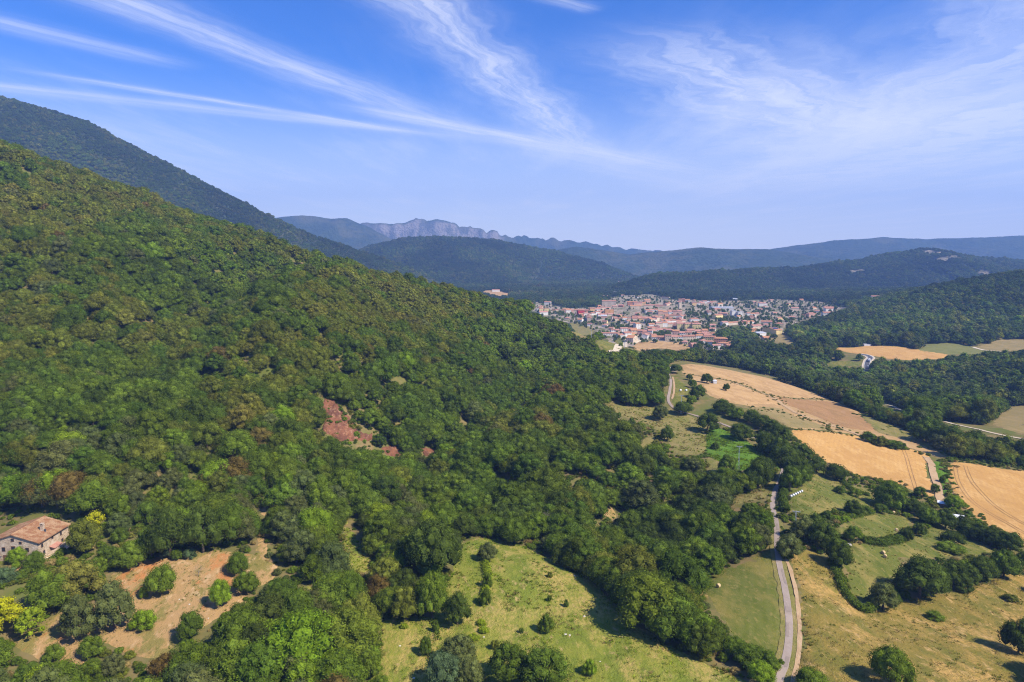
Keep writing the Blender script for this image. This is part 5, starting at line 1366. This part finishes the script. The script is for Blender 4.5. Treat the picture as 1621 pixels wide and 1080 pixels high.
# ------------------------------------------------------------------ power poles
def pole(px, py, h, label):
    xy = spot(px, py); e = empty('power_pole', (xy[0], xy[1], float(ground(*xy))), math.radians(-20))
    m_ = MATS['galvanised']; mb = MB()
    w0, w1 = .42, .16
    for sx in (-1, 1):
        for sy in (-1, 1):
            mb.tube([(sx * w0, sy * w0, -.5), (sx * w1, sy * w1, h)], [.075, .06], 4)
    nb = int(h / 1.1)
    for i in range(nb):
        za, zb = h * i / nb, h * (i + 1) / nb; wa = w0 + (w1 - w0) * i / nb; wb_ = w0 + (w1 - w0) * (i + 1) / nb
        s_ = 1 if i % 2 else -1
        for q in (-1, 1):
            mb.tube([(-s_ * wa, q * wa, za), (s_ * wb_, q * wb_, zb)], [.035, .035], 3); mb.tube([(q * wa, -s_ * wa, za), (q * wb_, s_ * wb_, zb)], [.035, .035], 3)
    mb.build('mast', m_, e)
    MB().box(-1.7, 1.7, -.10, .10, h - .35, h - .15).tube([(-1.5, 0, h - .3), (0, 0, h - 1.3), (1.5, 0, h - .3)], [.05] * 3, 4).build('crossarm', m_, e)
    for x in (-1.55, 0, 1.55):
        MB().tube([(x, 0, h - .15), (x, 0, h + .05), (x, 0, h + .10), (x, 0, h + .32)], [.05, .12, .06, .10], 8).build('insulator', MATS['porcelain'], e)
    prop(e, label, 'power pole', 'power poles along the lane'); return e
pole(1258, 852, 12.5, 'lattice power pole beside the lane in front of dark oaks')
pole(1169, 745, 14.5, 'lattice power pole on the bright green fern bank')
pole(1078, 656, 15.0, 'lattice power pole at the top of the grass terrace')
pole(988, 566, 17.0, 'lattice power pole in the wood below the town')
pole(936, 546, 18.0, 'lattice power pole beside the dry field left of town')

# ------------------------------------------------------------------ bales
def bale_mesh(mat, seed):
    rg = np.random.default_rng(seed); R_, Lh, nn = .72, .62, 20
    prof = [(.0, -Lh), (.30, -Lh * 1.02), (.60, -Lh * .98), (.70, -Lh * .86), (R_, -Lh * .5), (R_ * 1.015, 0), (R_, Lh * .5), (.70, Lh * .86), (.60, Lh * .98), (.30, Lh * 1.02), (.0, Lh)]
    v, f = [], []
    for r, x in prof:
        for k in range(nn):
            a = 2 * math.pi * k / nn; rr = r * (1 + rg.normal(0, .015)); v.append((x, rr * math.cos(a), R_ + rr * math.sin(a) - .04 * (math.sin(a) < -.8)))
    for i in range(len(prof) - 1):
        for k in range(nn): f.append((i * nn + k, i * nn + (k + 1) % nn, (i + 1) * nn + (k + 1) % nn, (i + 1) * nn + k))
    me = bpy.data.meshes.new('bale'); me.from_pydata(v, [], f); me.materials.append(MATS[mat]); return me
BS, BWm = bale_mesh('bale_straw', 1), bale_mesh('bale_wrap', 2)
for px, py, rz, lab in [(1137, 931, 40, 'round straw bale alone in the mown meadow left of the lane'), (1414, 814, 20, 'round straw bale under the big oak in the upper pasture'),
                        (1419, 842, 75, 'round straw bale on the middle pasture before the hedge'), (1398, 878, 30, 'upper of two round straw bales in the low pasture'), (1401, 884, 60, 'lower of two round straw bales in the low pasture')]:
    xy = spot(px, py); o = share('hay_bale', BS, None, (xy[0], xy[1], float(ground(*xy)) + .25), (0, 0, math.radians(rz)), (1.05,) * 3); prop(o, lab, 'hay bale', 'round straw bales')
for px, py, lab in [(1077, 620, 'left of two white wrapped bales beside the upper lane'), (1086, 620, 'right of two white wrapped bales beside the upper lane')]:
    xy = spot(px, py); o = share('wrapped_bale', BWm, None, (xy[0], xy[1], float(ground(*xy)) + .35), (0, 0, .5), (1.25,) * 3); prop(o, lab, 'wrapped bale', 'white wrapped bales')
p0, p1 = spot(1252, 788), spot(1269, 780)
for i in range(6):
    q = p0 + (p1 - p0) * i / 5
    o = share('wrapped_bale', BWm, None, (q[0], q[1], float(ground(*q)) + .25), (0, 0, math.atan2(*(p1 - p0)[::-1])), (.85,) * 3)
    prop(o, ['first', 'second', 'third', 'fourth', 'fifth', 'sixth'][i] + ' white wrapped bale from the lane in the pasture row', 'wrapped bale', 'white wrapped bales')
xy = spot(1342, 865)
tr = empty('water_trough', (xy[0], xy[1], float(ground(*xy)) + .3), .3)
MB().box(-1.5, 1.5, -.6, .6, 0, .12).box(-1.5, 1.5, -.6, -.48, .12, .8).box(-1.5, 1.5, .48, .6, .12, .8).box(-1.5, -1.38, -.48, .48, .12, .8).box(1.38, 1.5, -.48, .48, .12, .8).build('basin', MATS['limestone'], tr)
MB().box(-1.38, 1.38, -.48, .48, .12, .62).build('water', MATS['galvanised'], tr)
prop(tr, 'pale stone water trough at the edge of the low pasture', 'trough')

# ------------------------------------------------------------------ vehicles on the main road
def vehicle(name, p, d, L, Wd, H, label, cat, truck):
    z = float(ground(*p)) + .65; e = empty(name, (p[0], p[1], z), math.atan2(d[1], d[0]))
    if truck:
        MB().box(-L / 2, L / 2 - 2.4, -Wd / 2, Wd / 2, 1.0, H).build('cargo_box', MATS['car_white'], e)
        MB().prism([(L / 2 - 2.2, .7), (L / 2, .7), (L / 2, 1.9), (L / 2 - .3, 2.9), (L / 2 - 2.2, 2.9)], 'y', -Wd / 2 + .05, Wd / 2 - .05).build('cab', MATS['car_white'], e)
        MB().prism([(L / 2 + .01, 1.95), (L / 2 + .03, 1.95), (L / 2 - .25, 2.75), (L / 2 - .27, 2.75)], 'y', -Wd / 2 + .2, Wd / 2 - .2).build('windscreen', MATS['window_glass'], e)
        xs = (-L / 2 + 1.2, -L / 2 + 2.5, L / 2 - 1.2); wr = .5
    else:
        MB().prism([(-L / 2, .35), (L / 2, .35), (L / 2, .85), (L / 2 - 1.0, 1.0), (-L / 2, 1.05)], 'y', -Wd / 2, Wd / 2).build('body', MATS['car_white'], e)
        MB().prism([(-L / 2 + .1, 1.05), (L / 2 - 1.1, 1.0), (L / 2 - 1.8, H), (-L / 2 + .5, H)], 'y', -Wd / 2 + .1, Wd / 2 - .1).build('cabin', MATS['window_glass'], e)
        MB().box(-L / 2 + .5, L / 2 - 1.8, -Wd / 2 + .1, Wd / 2 - .1, H, H + .05).build('roof', MATS['car_white'], e)
        xs = (-L / 2 + .8, L / 2 - .8); wr = .33
    for x in xs:
        for sy in (-1, 1): MB().tube([(x, sy * (Wd / 2 - .22), wr), (x, sy * Wd / 2 + sy * .02, wr)], [wr, wr], 12).build('wheel', MATS['black_rubber'], e)
    prop(e, label, cat)
rc, rn = ribbon_pts(road_c, 8)
i1 = int(len(rc) * .62); i2 = int(len(rc) * .38)
for i_, off, nm, L, Wd, H, lab, cat, tk in [(i1, 1.8, 'truck', 9.5, 2.5, 3.6, 'white box truck on the main road bend', 'truck', True), (i2, 1.8, 'car', 4.3, 1.8, 1.5, 'white car following the truck on the main road', 'car', False)]:
    d = rc[i_ + 1] - rc[i_]; p = rc[i_] + rn[i_] * off
    vehicle(nm, p, -d, L, Wd, H, lab, cat, tk)

# ------------------------------------------------------------------ hedges, bare trees, stones, tufts
def hedge(pts, wdt, h, tn, label):
    c, nrm = ribbon_pts([spot(*p) for p in pts], wdt, 1.0); rg = np.random.default_rng(int(abs(c[0, 0]) * 7) + 1)
    L_ = len(c); nl = int(L_ * wdt * h * 12)
    i = rg.integers(0, L_, nl); a = rg.uniform(0, math.pi, nl); k = 1 + .35 * (fbm(i / 4.0, a * 1.2, 3, 9) - .5) * 2 + rg.normal(0, .05, nl)
    off = np.cos(a) * wdt / 2 * k; up = np.sin(a) ** .6 * h * k
    xy_ = c[i] + nrm[i] * off[:, None] + rg.uniform(-.5, .5, (nl, 2))
    P_ = np.c_[xy_, ground(xy_[:, 0], xy_[:, 1]) + up]; N_ = np.c_[nrm[i] * np.cos(a)[:, None], np.sin(a) + .2]
    v, f = leaf_mesh(rg, P_, N_, .55)
    vl = list(map(tuple, v)); fl = [tuple(q) for q in f]
    for j in range(0, L_, 2):
        b_ = len(vl); s_ = rg.uniform(.75, 1.0); zc_ = float(ground(*c[j])) + h * .30
        vl += [(c[j][0] + q[0] * wdt * .40 * s_, c[j][1] + q[1] * wdt * .40 * s_, zc_ + q[2] * h * .50 * s_) for q in ICO_V]; fl += [tuple(m_ + b_ for m_ in q) for q in ICO_F]
    base = c[L_ // 2]; bz = float(ground(*base)); e = empty('hedge', (base[0], base[1], bz))
    o = mesh_obj('foliage', [(x - base[0], y - base[1], z - bz) for x, y, z in vl], fl, MATS['foliage'], e); o['tint'] = list(TINT[tn])
    mb = MB()
    for j in range(0, L_, 4):
        z = float(ground(*c[j])) - bz
        mb.tube([(c[j][0] - base[0], c[j][1] - base[1], z - .2), (c[j][0] - base[0], c[j][1] - base[1], z + h * .6)], [.08, .03], 4)
    mb.build('stems', MATS['bark'], e)
    prop(e, label, 'hedge', 'field hedges')
hedge([(1367, 858), (1390, 862), (1415, 859), (1432, 852)], 4.2, 2.6, 'green', 'dark green hedge between the middle and low pastures')
hedge([(1318, 892), (1330, 920), (1340, 942), (1366, 968), (1384, 962)], 3.4, 2.2, 'mid', 'green hedge curving round the bottom of the low pasture')
hedge([(1333, 762), (1350, 778), (1375, 786)], 3.0, 2.0, 'green', 'low hedge at the top of the upper pasture')
hedge([(1243, 770), (1240, 790), (1243, 812)], 3.6, 3.0, 'green', 'hedge along the lane above the wrapped bales')
hedge([(1318, 812), (1345, 820), (1380, 812)], 3.0, 2.0, 'mid', 'bushy hedge between the upper and middle pastures')
hedge([(1520, 826), (1550, 846), (1585, 868)], 4.0, 3.0, 'dark', 'dark hedge under the trees along the second wheat field')
hedge([(0, 932), (35, 912), (75, 896), (100, 876)], 3.0, 2.2, 'mid', 'clipped green hedge running diagonally below the farmhouse')
hedge([(1215, 820), (1212, 840), (1205, 866)], 5.0, 3.2, 'mid', 'bramble hedge on the bank left of the lane')
hedge([(768, 892), (772, 915), (768, 945), (762, 958)], 2.6, 1.8, 'lime', 'bright bramble strip down the middle of the long meadow')
hedge([(686, 985), (692, 1002), (694, 1014)], 1.6, 1.4, 'mid', 'short bramble strip near the foot of the long meadow')
hedge([(1378, 700), (1405, 706), (1432, 712)], 6.0, 4.0, 'green', 'scrubby hedge above the first wheat field')

def bare_tree(seed, H):
    rg = np.random.default_rng(seed); tb, bb = MB(), MB()
    tb.tube([(0, 0, -.4), (.1, 0, H * .3), (.15, .1, H * .55)], [.2, .15, .08], 6)
    def grow(p, d, l, r, lv):
        q = p + d * l; bb.tube([tuple(p), tuple((p + q) / 2 + rg.normal(0, .06 * l, 3)), tuple(q)], [r, r * .8, r * .5], 4)
        if lv == 0: return
        for _ in range(3):
            nd = unit(d + rg.normal(0, .45, 3) + np.array((0, 0, .15))); grow(q, nd, l * rg.uniform(.55, .8), r * .55, lv - 1)
    for k in range(6):
        a = k * 1.05 + rg.uniform(0, .5); z = H * rg.uniform(.22, .55)
        grow(np.array((0.05, 0, z)), unit(np.array((math.cos(a), math.sin(a), 1.1))), H * .22, .075, 3)
    return tb.mesh('bare_trunk', MATS['dead_wood']), bb.mesh('bare_branches', MATS['dead_wood'])
BT = [bare_tree(s_, 9.0) for s_ in (1, 2, 3)]
bt_items = []
for k, (px, py, s_) in enumerate([(855, 845, 1.1), (866, 850, 1.15), (877, 852, 1.0), (888, 858, 1.1), (872, 840, 1.05), (862, 836, 1.0), (895, 850, .9), (315, 914, .55), (700, 745, 1.0), (1098, 742, .8)]):
    xy = spot(px, py); z = float(ground(*xy)); e = empty('bare_tree', (xy[0], xy[1], z), k * 1.3, s_)
    share('trunk', BT[k % 3][0], e); share('branches', BT[k % 3][1], e); prop(e, cat='tree', group='leafless grey trees')
    bt_items.append([e, 'leafless grey tree', xy])
rank_labels(bt_items, LM)

rg = np.random.default_rng(3)
def rock_mesh(seed):
    r = np.random.default_rng(seed); bm = bmesh.new(); bmesh.ops.create_icosphere(bm, subdivisions=2, radius=.5)
    for v in bm.verts: v.co *= 1 + r.normal(0, .12); v.co.z *= .6
    me = bpy.data.meshes.new('rock'); bm.to_mesh(me); bm.free(); me.materials.append(MATS['limestone']); return me
RK = [rock_mesh(s_) for s_ in range(3)]
rk_items = []
for k, (px, py, s_) in enumerate([(836, 880, 1.0), (872, 913, 1.1), (910, 913, 1.2), (895, 1006, 1.5), (902, 1007, 1.1), (950, 1049, 1.0), (633, 1024, 1.2), (925, 977, 1.4), (766, 1010, 1.0), (655, 1075, 1.2), (284, 950, .9), (300, 958, 1.1), (240, 880, 1.1), (330, 980, .8), (700, 1000, .8), (985, 1010, .9)]):
    xy = spot(px, py); o = share('rock', RK[k % 3], None, (xy[0], xy[1], float(ground(*xy)) + .25), (0, 0, k * 1.1), (s_ * .75, s_ * .6, s_ * .6)); prop(o, cat='rock', group='pale stones in the grass')
    rk_items.append([o, 'pale weathered stone in the grass', xy])
rank_labels(rk_items, LM)

# tufts of grass and weeds
TC = bpy.data.collections.new('tuft_shapes')
for i in range(4):
    r = np.random.default_rng(900 + i); v, f = [], []
    for k in range(16):
        a = r.uniform(0, 6.28); rr = r.uniform(0, .45); b0 = np.array((rr * math.cos(a), rr * math.sin(a), -.05)); d = np.array((math.cos(a) * r.uniform(.1, .5), math.sin(a) * r.uniform(.1, .5), r.uniform(.35, .8)))
        sd = np.array((-math.sin(a + r.uniform(-1, 1)), math.cos(a), 0)) * r.uniform(.07, .16); b_ = len(v)
        v += [tuple(b0 - sd), tuple(b0 + sd), tuple(b0 + d + sd * .3), tuple(b0 + d - sd * .3)]; f.append((b_, b_ + 1, b_ + 2, b_ + 3))
    me = bpy.data.meshes.new('tuft'); me.from_pydata(v, [], f); me.materials.append(MATS['foliage']); TC.objects.link(bpy.data.objects.new(f'tuft_{i}', me))
tp_, ts_, tcx = [], [], []
for key, per, tints, sc in [('long_meadow', 1 / 1.6, ['lime', 'mid', 'straw', 'olive', 'bright'], (.6, 1.3)), ('dry_meadow', 1 / 2.2, ['straw', 'straw', 'olive', 'khaki'], (.6, 1.2)), ('orchard', 1 / 4.5, ['straw', 'olive', 'straw', 'mid'], (.5, 1.0)),
                            ('terrace', 1 / 2.2, ['straw', 'olive', 'lime', 'mid'], (.7, 1.5)), ('pasture_low', 1 / 3.5, ['olive', 'straw', 'mid'], (.5, 1.0)), ('pasture_mid', 1 / 3.5, ['straw', 'olive'], (.5, 1.0)), ('pasture_top', 1 / 3.5, ['olive', 'straw', 'mid'], (.5, 1.0)),
                            ('fern_bank', 1 / 1.2, ['bright', 'mid', 'bright', 'lime'], (1.0, 2.0)), ('meadow_strip', 1 / 1.5, ['lime', 'mid', 'straw'], (.6, 1.3)), ('lane_bank', 1 / 2, ['straw', 'olive', 'mid'], (.6, 1.3))]:
    pl = np.array(world_poly(key)); lo, hi = pl.min(0), pl.max(0); nn = int((hi[0] - lo[0]) * (hi[1] - lo[1]) * per)
    q = rg.uniform(lo, hi, (nn, 2)); q = q[inside(pl, q)]
    cl = fbm(q[:, 0] / 7, q[:, 1] / 7, 3, 33); q = q[cl + rg.uniform(-.12, .12, len(q)) > .48]
    cl = fbm(q[:, 0] / 12, q[:, 1] / 12, 3, 34)
    tp_.append(np.c_[q, ground(q[:, 0], q[:, 1]) + .12]); ts_.append(rg.uniform(*sc, len(q)))
    ii = np.clip(((cl - .3) / .4 * len(tints)).astype(int) + rg.integers(-1, 2, len(q)), 0, len(tints) - 1)
    tcx.append(np.array([TINT[tints[j]] for j in ii]) * rg.uniform(.8, 1.25, (len(q), 1)))
tp_ = np.concatenate(tp_); ts_ = np.concatenate(ts_); tcx = np.concatenate(tcx)
instancer('grass', tp_, rg.integers(0, 4, len(tp_)), np.c_[ts_, ts_, ts_ * .8], np.c_[np.zeros(len(tp_)), np.zeros(len(tp_)), rg.uniform(0, 6.28, len(tp_))], tcx, TC, 'tufts of wild grass and weeds in the meadows')
print('tufts', len(tp_))

# ------------------------------------------------------------------ the air
m = bpy.data.materials.new('haze'); m.use_nodes = True; t = NT(m.node_tree); t.n.clear()
om = t.add('ShaderNodeOutputMaterial'); pv = t.add('ShaderNodeVolumePrincipled')
pv.inputs['Color'].default_value = HAZE_COLOUR; pv.inputs['Density'].default_value = HAZE_DENSITY; pv.inputs['Anisotropy'].default_value = 0.0
t.l.new(pv.outputs[0], om.inputs['Volume'])
top = float(GZ.max()) + 40; low = float(GZ.min()) - 1.5
hz_ = MB().box(-float(half_w(np.array(YMAX))) - 50, float(half_w(np.array(YMAX))) + 50, Y0 - 60, YMAX + 60, low, max(top, CZ + 40)).build('haze', m)
prop(hz_, 'thin blue summer haze filling the valley', kind='stuff')
